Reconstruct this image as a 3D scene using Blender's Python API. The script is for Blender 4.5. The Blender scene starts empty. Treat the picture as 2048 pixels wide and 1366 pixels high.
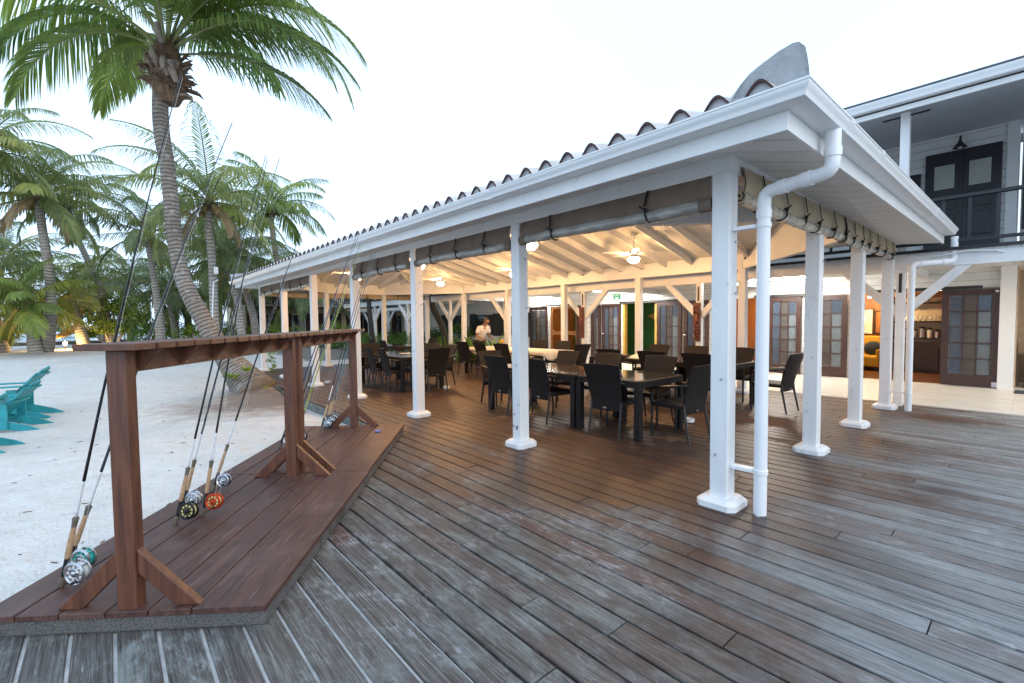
import bpy, bmesh, math, random
from mathutils import Vector as V, Matrix
random.seed(7)
rnd = random.random
def ru(a, b): return a + (b - a) * rnd()
PI = math.pi; R = math.radians
scene = bpy.context.scene
COL = scene.collection

# ------------------------------------------------------------------ camera
FPX = 925.54; PITCH = .0448; ROLL = -.0103; YAW = .8528; CAM = V((-3.6987, -1.6684, 1.5))
cF = V((math.cos(YAW)*math.cos(PITCH), math.sin(YAW)*math.cos(PITCH), -math.sin(PITCH)))
cR0 = V((math.sin(YAW), -math.cos(YAW), 0)); cD0 = cF.cross(cR0).normalized()
cR = cR0*math.cos(ROLL) - cD0*math.sin(ROLL)
cD = cR0*math.sin(ROLL) + cD0*math.cos(ROLL)
cam_d = bpy.data.cameras.new("camera"); cam = bpy.data.objects.new("camera", cam_d); COL.objects.link(cam)
cam_d.sensor_width = 36; cam_d.lens = FPX/2048*36; cam_d.clip_end = 2000; cam_d.clip_start = .05
m3 = Matrix((cR, -cD, -cF)).transposed()
cam.matrix_world = Matrix.Translation(CAM) @ m3.to_4x4()
scene.camera = cam
def ray(px, py): return cF + cR*((px-1024)/FPX) + cD*((py-683)/FPX)
def onz(px, py, z=0.):
    d = ray(px, py); return CAM + d*((z-CAM.z)/d.z)
def onx(px, py, x):
    d = ray(px, py); return CAM + d*((x-CAM.x)/d.x)
def ony(px, py, y):
    d = ray(px, py); return CAM + d*((y-CAM.y)/d.y)
def atd(px, py, dist): return CAM + ray(px, py)*dist

# ------------------------------------------------------------------ materials
def newmat(name):
    m = bpy.data.materials.new(name); m.use_nodes = True
    nt = m.node_tree; b = nt.nodes["Principled BSDF"]
    return m, nt, b
def nd(nt, t, **kw):
    n = nt.nodes.new(t)
    for k, v in kw.items(): setattr(n, k, v)
    return n
def coords(nt, scale=(1, 1, 1), gen="Object"):
    tc = nd(nt, "ShaderNodeTexCoord"); mp = nd(nt, "ShaderNodeMapping")
    nt.links.new(tc.outputs[gen], mp.inputs[0]); mp.inputs["Scale"].default_value = scale
    return mp.outputs[0]
def noise(nt, vec, scale, detail=4, rough=.55, dist=0):
    n = nd(nt, "ShaderNodeTexNoise"); n.inputs["Scale"].default_value = scale
    n.inputs["Detail"].default_value = detail; n.inputs["Roughness"].default_value = rough
    n.inputs["Distortion"].default_value = dist
    nt.links.new(vec, n.inputs["Vector"]); return n.outputs["Fac"]
def ramp(nt, fac, stops):
    r = nd(nt, "ShaderNodeValToRGB"); cr = r.color_ramp
    while len(cr.elements) < len(stops): cr.elements.new(.5)
    for e, (p, c) in zip(cr.elements, stops):
        e.position = p; e.color = (*c, 1) if len(c) == 3 else c
    nt.links.new(fac, r.inputs[0]); return r.outputs[0]
def mixc(nt, fac, a, b, blend="MIX"):
    m = nd(nt, "ShaderNodeMix", data_type="RGBA", blend_type=blend)
    for s, v in ((m.inputs[0], fac), (m.inputs[6], a), (m.inputs[7], b)):
        if isinstance(v, bpy.types.NodeSocket): nt.links.new(v, s)
        elif isinstance(v, (int, float)): s.default_value = v
        else: s.default_value = (*v, 1)
    return m.outputs[2]
def math_(nt, op, a, b=None, clamp=False):
    m = nd(nt, "ShaderNodeMath", operation=op, use_clamp=clamp)
    for s, v in zip(m.inputs, (a, b)):
        if v is None: continue
        if isinstance(v, bpy.types.NodeSocket): nt.links.new(v, s)
        else: s.default_value = v
    return m.outputs[0]
def bump(nt, b, h, strength=.3, dist=.01):
    n = nd(nt, "ShaderNodeBump"); n.inputs["Strength"].default_value = strength; n.inputs["Distance"].default_value = dist
    nt.links.new(h, n.inputs["Height"]); nt.links.new(n.outputs[0], b.inputs["Normal"]); return n
def simple(name, c1, c2=None, rough=.5, scale=8, stretch=(1, 1, 1), metal=0, bs=.15, bscale=40, bd=.004, spec=.5, emit=None, es=0, coat=0):
    m, nt, b = newmat(name)
    b.inputs["Roughness"].default_value = rough; b.inputs["Metallic"].default_value = metal
    b.inputs["Specular IOR Level"].default_value = spec; b.inputs["Coat Weight"].default_value = coat
    v = coords(nt, stretch)
    if c2 is None: c2 = tuple(x*.8 for x in c1)
    f = noise(nt, v, scale)
    nt.links.new(ramp(nt, f, [(.3, c2), (.68, c1)]), b.inputs["Base Color"])
    if bs: bump(nt, b, noise(nt, v, bscale, 3), bs, bd)
    if emit:
        b.inputs["Emission Color"].default_value = (*emit, 1); b.inputs["Emission Strength"].default_value = es
    return m
M = {}
M['white'] = simple('white_paint', (.80, .80, .79), (.72, .73, .73), .42, 3, (1, 1, .4), bs=.12, bscale=25)
M['post'] = simple('post_paint', (.81, .81, .80), (.70, .71, .72), .40, 2.2, (3, 3, .5), bs=.2, bscale=18, bd=.003)
def add_scuffs(m, dark, lo, hi, sc):
    nt = m.node_tree; b = nt.nodes["Principled BSDF"]; src = b.inputs["Base Color"].links[0].from_socket
    v = coords(nt); f = noise(nt, v, sc, 6, .75, .4); g = noise(nt, coords(nt, (2, 2, .25)), 7, 3, .6)
    k = math_(nt, "ADD", ramp(nt, f, [(lo, (0,)*3), (hi, (.75,)*3)]), ramp(nt, g, [(.66, (0,)*3), (.80, (.35,)*3)]), True)
    nt.links.new(mixc(nt, k, src, dark), b.inputs["Base Color"])
add_scuffs(M['post'], (.40, .38, .35), .61, .70, 9); add_scuffs(M['white'], (.50, .48, .45), .63, .72, 7)
M['gutter'] = simple('gutter_vinyl', (.80, .81, .81), (.74, .75, .76), .32, 1.3, (1, 1, 1), bs=.04)
M['pipe'] = simple('pvc_pipe', (.80, .81, .82), (.75, .76, .78), .35, 2, bs=.05)
M['black'] = simple('black_paint', (.018, .019, .022), (.010, .010, .012), .45)
M['strap'] = simple('black_strap', (.012, .012, .013), None, .8)
M['glass_sheet'] = None
M['steel'] = simple('steel', (.55, .55, .56), (.4, .4, .42), .3, metal=1)
M['darkdoor'] = simple('dark_red_door', (.046, .020, .018), (.030, .014, .013), .35, 6, (8, 8, .6), bs=.1)
M['navydoor'] = simple('blue_black_door', (.020, .019, .026), (.013, .012, .017), .4, 5)
M['orangewood'] = simple('varnished_wood', (.30, .13, .035), (.19, .075, .018), .35, 5, (9, 9, .7), bs=.1)
M['sand_light'] = None
M['concrete'] = simple('tile_mortar', (.58, .58, .58), (.46, .46, .47), .85, 9, bs=.5, bscale=45, bd=.006)
M['hipcap'] = simple('hip_cap_mortar', (.46, .48, .50), (.33, .35, .37), .85, 7, bs=.6, bscale=40, bd=.008)
M['tile'] = simple('pale_clay_tile', (.62, .60, .59), (.46, .42, .40), .8, 6, bs=.4, bscale=50)
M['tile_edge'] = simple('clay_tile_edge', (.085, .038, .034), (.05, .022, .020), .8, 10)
M['shingle'] = simple('grey_shingle', (.10, .11, .12), (.06, .065, .07), .9, 12)
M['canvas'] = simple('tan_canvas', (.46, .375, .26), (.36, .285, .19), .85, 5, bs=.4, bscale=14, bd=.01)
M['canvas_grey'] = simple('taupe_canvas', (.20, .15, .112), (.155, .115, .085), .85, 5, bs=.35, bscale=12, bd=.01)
M['cork'] = simple('cork', (.50, .33, .20), (.36, .22, .12), .8, 60, bs=.3, bscale=120, bd=.002)
M['corkdark'] = simple('dark_cork', (.15, .125, .095), (.10, .085, .065), .8, 60)
M['cream'] = simple('cream_wall', (.62, .52, .34), (.55, .46, .30), .7, 4)
M['brown_wall'] = simple('brown_siding', (.075, .04, .034), (.05, .028, .024), .7, 4)
M['green_wall'] = simple('green_wall', (.035, .16, .065), (.03, .135, .055), .6, 2)
M['yellow_trim'] = simple('yellow_trim', (.50, .30, .06), (.42, .24, .05), .45, 3)
M['warm_wood'] = simple('pine_panel', (.36, .155, .05), (.22, .085, .026), .4, 5, (7, 7, .5), bs=.1)
M['floor_wood'] = simple('brown_floor', (.20, .085, .035), (.12, .05, .02), .3, 5, (6, .6, 1), bs=.08)
M['room_white'] = simple('cream_plaster', (.70, .62, .48), (.62, .54, .42), .7, 3)
M['cabinet'] = simple('dark_cabinet', (.045, .022, .015), (.03, .014, .01), .4, 4)
M['sofa'] = simple('yellow_cloth', (.62, .36, .03), (.50, .28, .02), .85, 4)
M['cushion'] = simple('dark_cushion', (.03, .045, .06), (.02, .03, .04), .85, 4)
M['teal'] = simple('teal_paint', (.018, .33, .38), (.013, .22, .26), .5, 7, (1, 1, 1), bs=.3, bscale=30)
M['teal_edge'] = simple('worn_paint', (.40, .50, .52), (.10, .33, .38), .6, 25)
M['cloth'] = simple('table_linen', (.78, .74, .68), (.72, .68, .62), .8, 3, bs=.25, bscale=9, bd=.02)
M['ceramic'] = simple('white_ceramic', (.80, .80, .78), (.74, .74, .72), .2, 3, bs=0)
M['skin'] = simple('skin', (.30, .15, .085), (.25, .12, .07), .5, 9, bs=.05)
M['hair'] = simple('black_hair', (.012, .009, .008), (.02, .014, .01), .5, 30, (1, 1, .2))
M['shirt'] = simple('white_shirt', (.78, .76, .72), (.70, .68, .65), .85, 5, bs=.3, bscale=7, bd=.03)
M['trousers'] = simple('dark_trousers', (.022, .022, .026), (.015, .015, .018), .85, 5)
M['carving'] = simple('carved_mahogany', (.17, .05, .022), (.085, .022, .010), .4, 10, (1, 1, .4), bs=.5, bscale=22, bd=.02)
M['exit_green'] = simple('exit_sign_green', (.02, .24, .13), None, .4, bs=0)
M['lightgreen'] = simple('pale_lettering', (.62, .75, .68), None, .5, bs=0)
M['rock'] = simple('seaweed_wrack', (.10, .07, .055), (.05, .035, .028), .9, 6, bs=.8, bscale=20, bd=.03)
M['blue'] = simple('blue_plastic', (.01, .12, .50), None, .4)
M['hammock'] = simple('hammock_rope', (.60, .36, .10), (.45, .26, .07), .8)
M['coconut'] = simple('coconut_husk', (.22, .17, .05), (.12, .08, .03), .7, 12)
M['husk'] = simple('palm_husk', (.20, .125, .075), (.07, .04, .025), .9, 14, (1, 1, .5), bs=.7, bscale=30, bd=.02)
M['husk_grey'] = simple('dry_sheath', (.36, .30, .25), (.20, .15, .12), .9, 10, (1, 1, .4), bs=.5, bscale=30, bd=.01)
M['stalk'] = simple('frond_stalk', (.26, .27, .10), (.17, .18, .07), .5, 6)
M['silver'] = simple('reel_silver', (.62, .63, .65), (.5, .5, .52), .25, metal=1)
M['reelblack'] = simple('reel_black', (.012, .012, .013), None, .3, metal=.3)
M['reelred'] = simple('reel_orange_red', (.55, .06, .012), (.45, .045, .01), .3, metal=.6)
M['spoolteal'] = simple('teal_line', (.03, .50, .42), (.02, .40, .34), .5, 60)
M['spoolwhite'] = simple('white_line', (.70, .72, .72), (.6, .62, .62), .5, 60)
M['spoolyellow'] = simple('yellow_line', (.75, .68, .30), (.62, .55, .22), .5, 60)
M['spoolorange'] = simple('orange_line', (.70, .25, .04), None, .5, 60)
M['rodblack'] = simple('graphite_blank', (.010, .010, .012), (.016, .016, .018), .38, 20, bs=0)
M['rodgrey'] = simple('grey_blank', (.05, .06, .07), (.04, .05, .055), .35, 20, bs=0)
M['rodblue'] = simple('blue_blank', (.012, .04, .13), (.01, .03, .10), .2, 20, bs=0)
M['rodgreen'] = simple('olive_blank', (.33, .42, .03), (.25, .33, .02), .25, 20, bs=0)
M['rodteal'] = simple('teal_blank', (.01, .17, .24), (.01, .14, .2), .2, 20, bs=0)
M['rodwhite'] = simple('white_wrap', (.72, .73, .76), (.6, .62, .66), .35, 40, bs=0)
M['greentint'] = simple('green_wrap', (.02, .18, .05), None, .3, bs=0)
M['gold'] = simple('yellow_wrap', (.5, .36, .02), None, .3, bs=0)
M['redwrap'] = simple('red_wrap', (.35, .02, .02), None, .3, bs=0)

def leafmat(name, c1, c2, tr=.35, rough=.45, scale=2.5):
    m, nt, b = newmat(name)
    v = coords(nt); f = noise(nt, v, scale, 3)
    at = nd(nt, "ShaderNodeAttribute", attribute_name="tone")
    c = ramp(nt, f, [(.35, c2), (.65, c1)])
    c = mixc(nt, at.outputs["Fac"], c, (min(1, c1[0]*2.1+.03), min(1, c1[1]*1.65+.02), c1[2]*1.2))
    b.inputs["Roughness"].default_value = rough
    nt.links.new(c, b.inputs["Base Color"])
    t = nd(nt, "ShaderNodeBsdfTranslucent"); nt.links.new(c, t.inputs[0])
    mx = nd(nt, "ShaderNodeMixShader"); mx.inputs[0].default_value = tr
    nt.links.new(b.outputs[0], mx.inputs[1]); nt.links.new(t.outputs[0], mx.inputs[2])
    nt.links.new(mx.outputs[0], nt.nodes["Material Output"].inputs[0])
    return m
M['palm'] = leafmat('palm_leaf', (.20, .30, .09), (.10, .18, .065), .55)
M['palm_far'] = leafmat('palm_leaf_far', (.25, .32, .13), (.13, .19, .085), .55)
M['palm_dark'] = leafmat('palm_leaf_dark', (.16, .22, .10), (.085, .135, .065), .5)
M['palm_dead'] = leafmat('palm_leaf_dry', (.38, .32, .22), (.25, .20, .13), .4)
M['seagrape'] = leafmat('round_leaf', (.17, .27, .05), (.08, .15, .03), .45)
M['bright'] = leafmat('bright_leaf', (.20, .33, .05), (.12, .24, .04), .45)
M['fern'] = leafmat('fern_leaf', (.075, .19, .035), (.035, .11, .022), .4)
M['darkleaf'] = leafmat('dark_leaf', (.10, .155, .055), (.05, .085, .035), .4)

def glass(name, col=(.05, .06, .065), rough=.03, alpha=.35):
    # window pane: mirror-like sheet that still lets some of the room show
    m, nt, b = newmat(name)
    b.inputs["Base Color"].default_value = (*col, 1); b.inputs["Roughness"].default_value = rough
    b.inputs["Specular IOR Level"].default_value = .45
    b.inputs["IOR"].default_value = 1.6
    b.inputs["Alpha"].default_value = alpha
    return m
M['pane'] = glass('door_pane', (.045, .065, .10), .09, .90)
M['pane_dark'] = glass('dark_pane', (.03, .04, .05), .03, .9)
M['pane_painted_reflect'] = glass('painted_reflection_pane', (.12, .145, .165), .08, .88)  # base colour made paler to stand in for a bright reflection
M['pane_warm'] = glass('warm_pane', (.06, .05, .045), .08, .80)
M['clear_glass'] = glass('clear_glassware', (.75, .76, .74), .05, .45)
M['curtain_pane'] = simple('curtained_pane', (.42, .44, .38), (.36, .38, .33), .3, 3, bs=0)
M['tabletop'] = simple('table_glass', (.075, .062, .052), (.06, .05, .042), .07, 3, bs=0, coat=.3)
M['vinyl'] = simple('clear_vinyl_roll', (.40, .38, .34), (.20, .19, .17), .12, 6, (1, .8, 3), bs=.5, bscale=5, bd=.03, coat=.5)
M['vinyl_bright'] = simple('vinyl_roll', (.50, .48, .40), (.24, .23, .19), .12, 11, bs=.7, bscale=7, bd=.03, coat=.6)
def emit(name, c, s):
    m, nt, b = newmat(name); b.inputs["Base Color"].default_value = (*c, 1)
    b.inputs["Emission Color"].default_value = (*c, 1); b.inputs["Emission Strength"].default_value = s
    return m
LAMP = 1.0
M['globe'] = emit('lamp_globe', (1, .56, .23), 350*LAMP)
M['tube'] = emit('fluorescent_tube', (1, .93, .82), 330*LAMP)
M['roomlight'] = emit('room_lamp', (1, .66, .33), 130*LAMP)
M['starlamp'] = emit('halogen_bulb', (1, .62, .25), 160*LAMP)
M['sconce'] = emit('sconce_glass', (1, .62, .12), 22*LAMP)
M['firelamp'] = emit('ground_lamp_glass', (1, .60, .20), 1100*LAMP)

# wicker weave
def wicker(name, c1, c2, k=115):
    m, nt, b = newmat(name)
    tc = nd(nt, "ShaderNodeTexCoord"); s = nd(nt, "ShaderNodeSeparateXYZ"); nt.links.new(tc.outputs["Object"], s.inputs[0])
    hx = math_(nt, "ADD", s.outputs[0], s.outputs[1])
    a = math_(nt, "SINE", math_(nt, "MULTIPLY", hx, k)); c = math_(nt, "SINE", math_(nt, "MULTIPLY", s.outputs[2], k*1.6))
    p = math_(nt, "MULTIPLY", a, c)
    f = math_(nt, "ADD", math_(nt, "MULTIPLY", p, .5), .5)
    nt.links.new(ramp(nt, f, [(.15, c2), (.75, c1)]), b.inputs["Base Color"])
    b.inputs["Roughness"].default_value = .6; b.inputs["Specular IOR Level"].default_value = .16
    bump(nt, b, f, .6, .004); return m
M['wicker'] = wicker('dark_wicker', (.026, .022, .021), (.006, .005, .005))
M['wicker_smooth'] = simple('resin_frame', (.014, .012, .011), (.010, .008, .008), .4, 20, bs=.2, bscale=90)

# oiled hardwood for the rod rack
def hardwood(name, c1, c2, c3, axis, rough=.42):
    m, nt, b = newmat(name)
    at = nd(nt, "ShaderNodeAttribute", attribute_name="board")
    tc = nd(nt, "ShaderNodeTexCoord")
    rot = nd(nt, "ShaderNodeVectorRotate", rotation_type="Z_AXIS"); rot.inputs["Angle"].default_value = axis
    nt.links.new(tc.outputs["Object"], rot.inputs["Vector"])
    ad = nd(nt, "ShaderNodeVectorMath", operation="MULTIPLY_ADD")
    nt.links.new(at.outputs["Vector"], ad.inputs[0]); ad.inputs[1].default_value = (30, 30, 30); nt.links.new(rot.outputs[0], ad.inputs[2])
    mp = nd(nt, "ShaderNodeMapping"); mp.inputs["Scale"].default_value = (1.1, 14, 14); nt.links.new(ad.outputs[0], mp.inputs[0])
    f = noise(nt, mp.outputs[0], 1.6, 6, .62, .4); g = noise(nt, mp.outputs[0], 9, 3, .6)
    h = noise(nt, ad.outputs[0], 2.3, 4, .6)
    c = ramp(nt, f, [(.32, c2), (.66, c1)])
    c = mixc(nt, math_(nt, "MULTIPLY", ramp(nt, h, [(.5, (0, 0, 0)), (.75, (1, 1, 1))]), .55), c, c3)
    c = mixc(nt, math_(nt, "MULTIPLY", g, .4), c, tuple(x*.45 for x in c2))
    sc_ = noise(nt, mp.outputs[0], 3.4, 5, .7, .8)
    c = mixc(nt, math_(nt, "MULTIPLY", ramp(nt, sc_, [(.56, (0, 0, 0)), (.72, (1, 1, 1))]), .45), c, tuple(min(1, x*1.5) for x in c3))
    nt.links.new(c, b.inputs["Base Color"]); b.inputs["Roughness"].default_value = rough
    nt.links.new(math_(nt, "ADD", math_(nt, "MULTIPLY", f, .35), rough-.18), b.inputs["Roughness"])
    bump(nt, b, g, .25, .004); return m
RACKA = math.atan2(.79, .613)
M['ipe'] = hardwood('oiled_ipe', (.125, .055, .040), (.048, .022, .019), (.20, .125, .105), -RACKA, .52)
M['ipe_post'] = hardwood('oiled_ipe_post', (.16, .062, .030), (.080, .029, .016), (.12, .06, .04), 0)
def vertwood(name, c1, c2):
    return simple(name, c1, c2, .42, 4, (9, 9, .8), bs=.2, bscale=30)
M['ipe_v'] = vertwood('oiled_ipe_upright', (.155, .062, .034), (.072, .028, .018))

# ------------------------------------------------------------------ mesh builder
class MB:
    def __init__(s): s.v = []; s.f = []; s.t = []; s.tone = 0.
    def add(s, vs, fs):
        o = len(s.v); s.v += [V(p) for p in vs]; s.f += [tuple(i+o for i in f) for f in fs]; s.t += [s.tone]*len(vs); return s
    def box(s, x0, x1, y0, y1, z0, z1):
        return s.add([(x0,y0,z0),(x1,y0,z0),(x1,y1,z0),(x0,y1,z0),(x0,y0,z1),(x1,y0,z1),(x1,y1,z1),(x0,y1,z1)],
            [(3,2,1,0),(4,5,6,7),(0,1,5,4),(1,2,6,5),(2,3,7,6),(3,0,4,7)])
    def cbox(s, c, sx, sy, sz):
        return s.box(c[0]-sx/2, c[0]+sx/2, c[1]-sy/2, c[1]+sy/2, c[2]-sz/2, c[2]+sz/2)
    def obox(s, c, ax, ay, az):
        c, ax, ay, az = V(c), V(ax), V(ay), V(az)
        vs = [c+ax*i+ay*j+az*k for k in (-1, 1) for i, j in ((-1,-1),(1,-1),(1,1),(-1,1))]
        return s.add(vs, [(3,2,1,0),(4,5,6,7),(0,1,5,4),(1,2,6,5),(2,3,7,6),(3,0,4,7)])
    def beam(s, p0, p1, w, h, up=(0, 0, 1)):
        p0, p1 = V(p0), V(p1); d = (p1-p0); L = d.length; d.normalize()
        side = d.cross(V(up)).normalized(); u = side.cross(d)
        return s.obox((p0+p1)/2, d*(L/2), side*(w/2), u*(h/2))
    def tube(s, pts, r, n=8, cap=True, closed=False):
        pts = [V(p) for p in pts]; k = len(pts)
        rs = r if isinstance(r, (list, tuple)) else [r]*k
        t0 = (pts[1]-pts[0]).normalized(); a = V((0,0,1)) if abs(t0.z) < .9 else V((1,0,0))
        nrm = t0.cross(a).normalized(); vs = []
        for i in range(k):
            if closed: t = pts[(i+1) % k]-pts[i-1]
            else: t = pts[min(i+1, k-1)]-pts[max(i-1, 0)]
            if t.length < 1e-9: t = t0
            t.normalize(); nrm = (nrm - t*nrm.dot(t))
            if nrm.length < 1e-6: nrm = t.orthogonal()
            nrm.normalize(); b = t.cross(nrm)
            for j in range(n):
                an = 2*PI*j/n; vs.append(pts[i] + (nrm*math.cos(an)+b*math.sin(an))*rs[i])
        fs = [(i*n+j, i*n+(j+1) % n, (i+1)*n+(j+1) % n, (i+1)*n+j) for i in range(k-1) for j in range(n)]
        if closed: fs += [((k-1)*n+j, (k-1)*n+(j+1) % n, (j+1) % n, j) for j in range(n)]
        elif cap: fs += [tuple(range(n-1, -1, -1)), tuple(range((k-1)*n, k*n))]
        return s.add(vs, fs)
    def lathe(s, prof, o=(0,0,0), ax=(0,0,1), n=16):
        o, ax = V(o), V(ax).normalized(); e = ax.orthogonal().normalized(); g = ax.cross(e); k = len(prof); vs = []
        for r, z in prof:
            for j in range(n):
                an = 2*PI*j/n; vs.append(o+ax*z+(e*math.cos(an)+g*math.sin(an))*max(r, 1e-4))
        fs = [(i*n+j, i*n+(j+1) % n, (i+1)*n+(j+1) % n, (i+1)*n+j) for i in range(k-1) for j in range(n)]
        fs += [tuple(range(n-1, -1, -1)), tuple(range((k-1)*n, k*n))]
        return s.add(vs, fs)
    def sphere(s, c, r, nu=12, nv=8):
        r = (r, r, r) if isinstance(r, (int, float)) else r; c = V(c); vs = [c+V((0,0,r[2]))]
        for i in range(1, nv):
            a = PI*i/nv
            for j in range(nu):
                b = 2*PI*j/nu; vs.append(c+V((r[0]*math.sin(a)*math.cos(b), r[1]*math.sin(a)*math.sin(b), r[2]*math.cos(a))))
        vs.append(c-V((0,0,r[2]))); fs = [(0, 1+j, 1+(j+1) % nu) for j in range(nu)]
        for i in range(nv-2):
            for j in range(nu): fs.append((1+i*nu+j, 1+(i+1)*nu+j, 1+(i+1)*nu+(j+1) % nu, 1+i*nu+(j+1) % nu))
        l = len(vs)-1; fs += [(l, 1+(nv-2)*nu+(j+1) % nu, 1+(nv-2)*nu+j) for j in range(nu)]
        return s.add(vs, fs)
    def prism(s, poly, o, ux, uy, uz):
        # polygon in (ux,uy) extruded along uz
        o, ux, uy, uz = V(o), V(ux), V(uy), V(uz); n = len(poly)
        vs = [o+ux*a+uy*b for a, b in poly]+[o+ux*a+uy*b+uz for a, b in poly]
        fs = [tuple(range(n-1, -1, -1)), tuple(range(n, 2*n))]+[(i, (i+1) % n, n+(i+1) % n, n+i) for i in range(n)]
        return s.add(vs, fs)
    def sweep(s, prof, path, closed_prof=True):
        # prof: (outward, up) pairs, path: list of (point, outward vector); mitres are in the outward vectors
        n = len(prof); vs = []
        for p, o in path:
            p, o = V(p), V(o)
            for a, b in prof: vs.append(p+o*a+V((0,0,b)))
        fs = []
        for i in range(len(path)-1):
            for j in range(n if closed_prof else n-1): fs.append((i*n+j, i*n+(j+1) % n, (i+1)*n+(j+1) % n, (i+1)*n+j))
        if closed_prof: fs += [tuple(range(n-1, -1, -1)), tuple(range((len(path)-1)*n, len(path)*n))]
        return s.add(vs, fs)
    def quad(s, a, b, c, d): return s.add([a, b, c, d], [(0,1,2,3)])
    def build(s, name, mat, parent=None, smooth=False, bevel=0, seg=2, recalc=True, tone=False):
        me = bpy.data.meshes.new(name); me.from_pydata([tuple(p) for p in s.v], [], s.f)
        if tone:
            at = me.attributes.new("tone", 'FLOAT', 'POINT'); at.data.foreach_set("value", s.t)
        if recalc:
            bm = bmesh.new(); bm.from_mesh(me); bmesh.ops.recalc_face_normals(bm, faces=bm.faces); bm.to_mesh(me); bm.free()
        if smooth: me.polygons.foreach_set("use_smooth", [True]*len(me.polygons))
        me.materials.append(M[mat] if isinstance(mat, str) else mat)
        o = bpy.data.objects.new(name, me); COL.objects.link(o)
        if bevel:
            bv = o.modifiers.new("bevel", 'BEVEL'); bv.width = bevel; bv.segments = seg; bv.limit_method = 'ANGLE'; bv.angle_limit = R(40)
        if smooth == 'auto':
            pass
        if parent: o.parent = parent
        return o
def auto_smooth(o, ang=35):
    me = o.data
    for p in me.polygons: p.use_smooth = True
    bm = bmesh.new(); bm.from_mesh(me)
    for e in bm.edges:
        if len(e.link_faces) == 2 and e.calc_face_angle(0) > R(ang): e.smooth = False
    bm.to_mesh(me); bm.free(); return o
def tag(o, label=None, cat=None, group=None, kind=None):
    if label: o['label'] = label
    if cat: o['category'] = cat
    if group: o['group'] = group
    if kind: o['kind'] = kind
    return o
def thing(name, label, cat, loc=(0,0,0), rz=0, group=None):
    o = bpy.data.objects.new(name, None); COL.objects.link(o); o.location = loc; o.rotation_euler = (0, 0, rz)
    o.empty_display_size = .2
    return tag(o, label, cat, group)
def keep(child, par):
    # child's vertices are in world coordinates
    child.parent = par
    mw = Matrix.Translation(par.location) @ par.rotation_euler.to_matrix().to_4x4()
    child.matrix_parent_inverse = mw.inverted(); return child
def copy_tree(o, parent=None):
    c = o.copy(); COL.objects.link(c)
    if parent:
        c.parent = parent; c.matrix_parent_inverse = o.matrix_parent_inverse.copy()
    for ch in [x for x in o.children]: copy_tree(ch, c)
    return c
def structure(mb, name, mat, **kw):
    o = mb.build(name, mat, **kw); o['kind'] = 'structure'; return o
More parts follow.
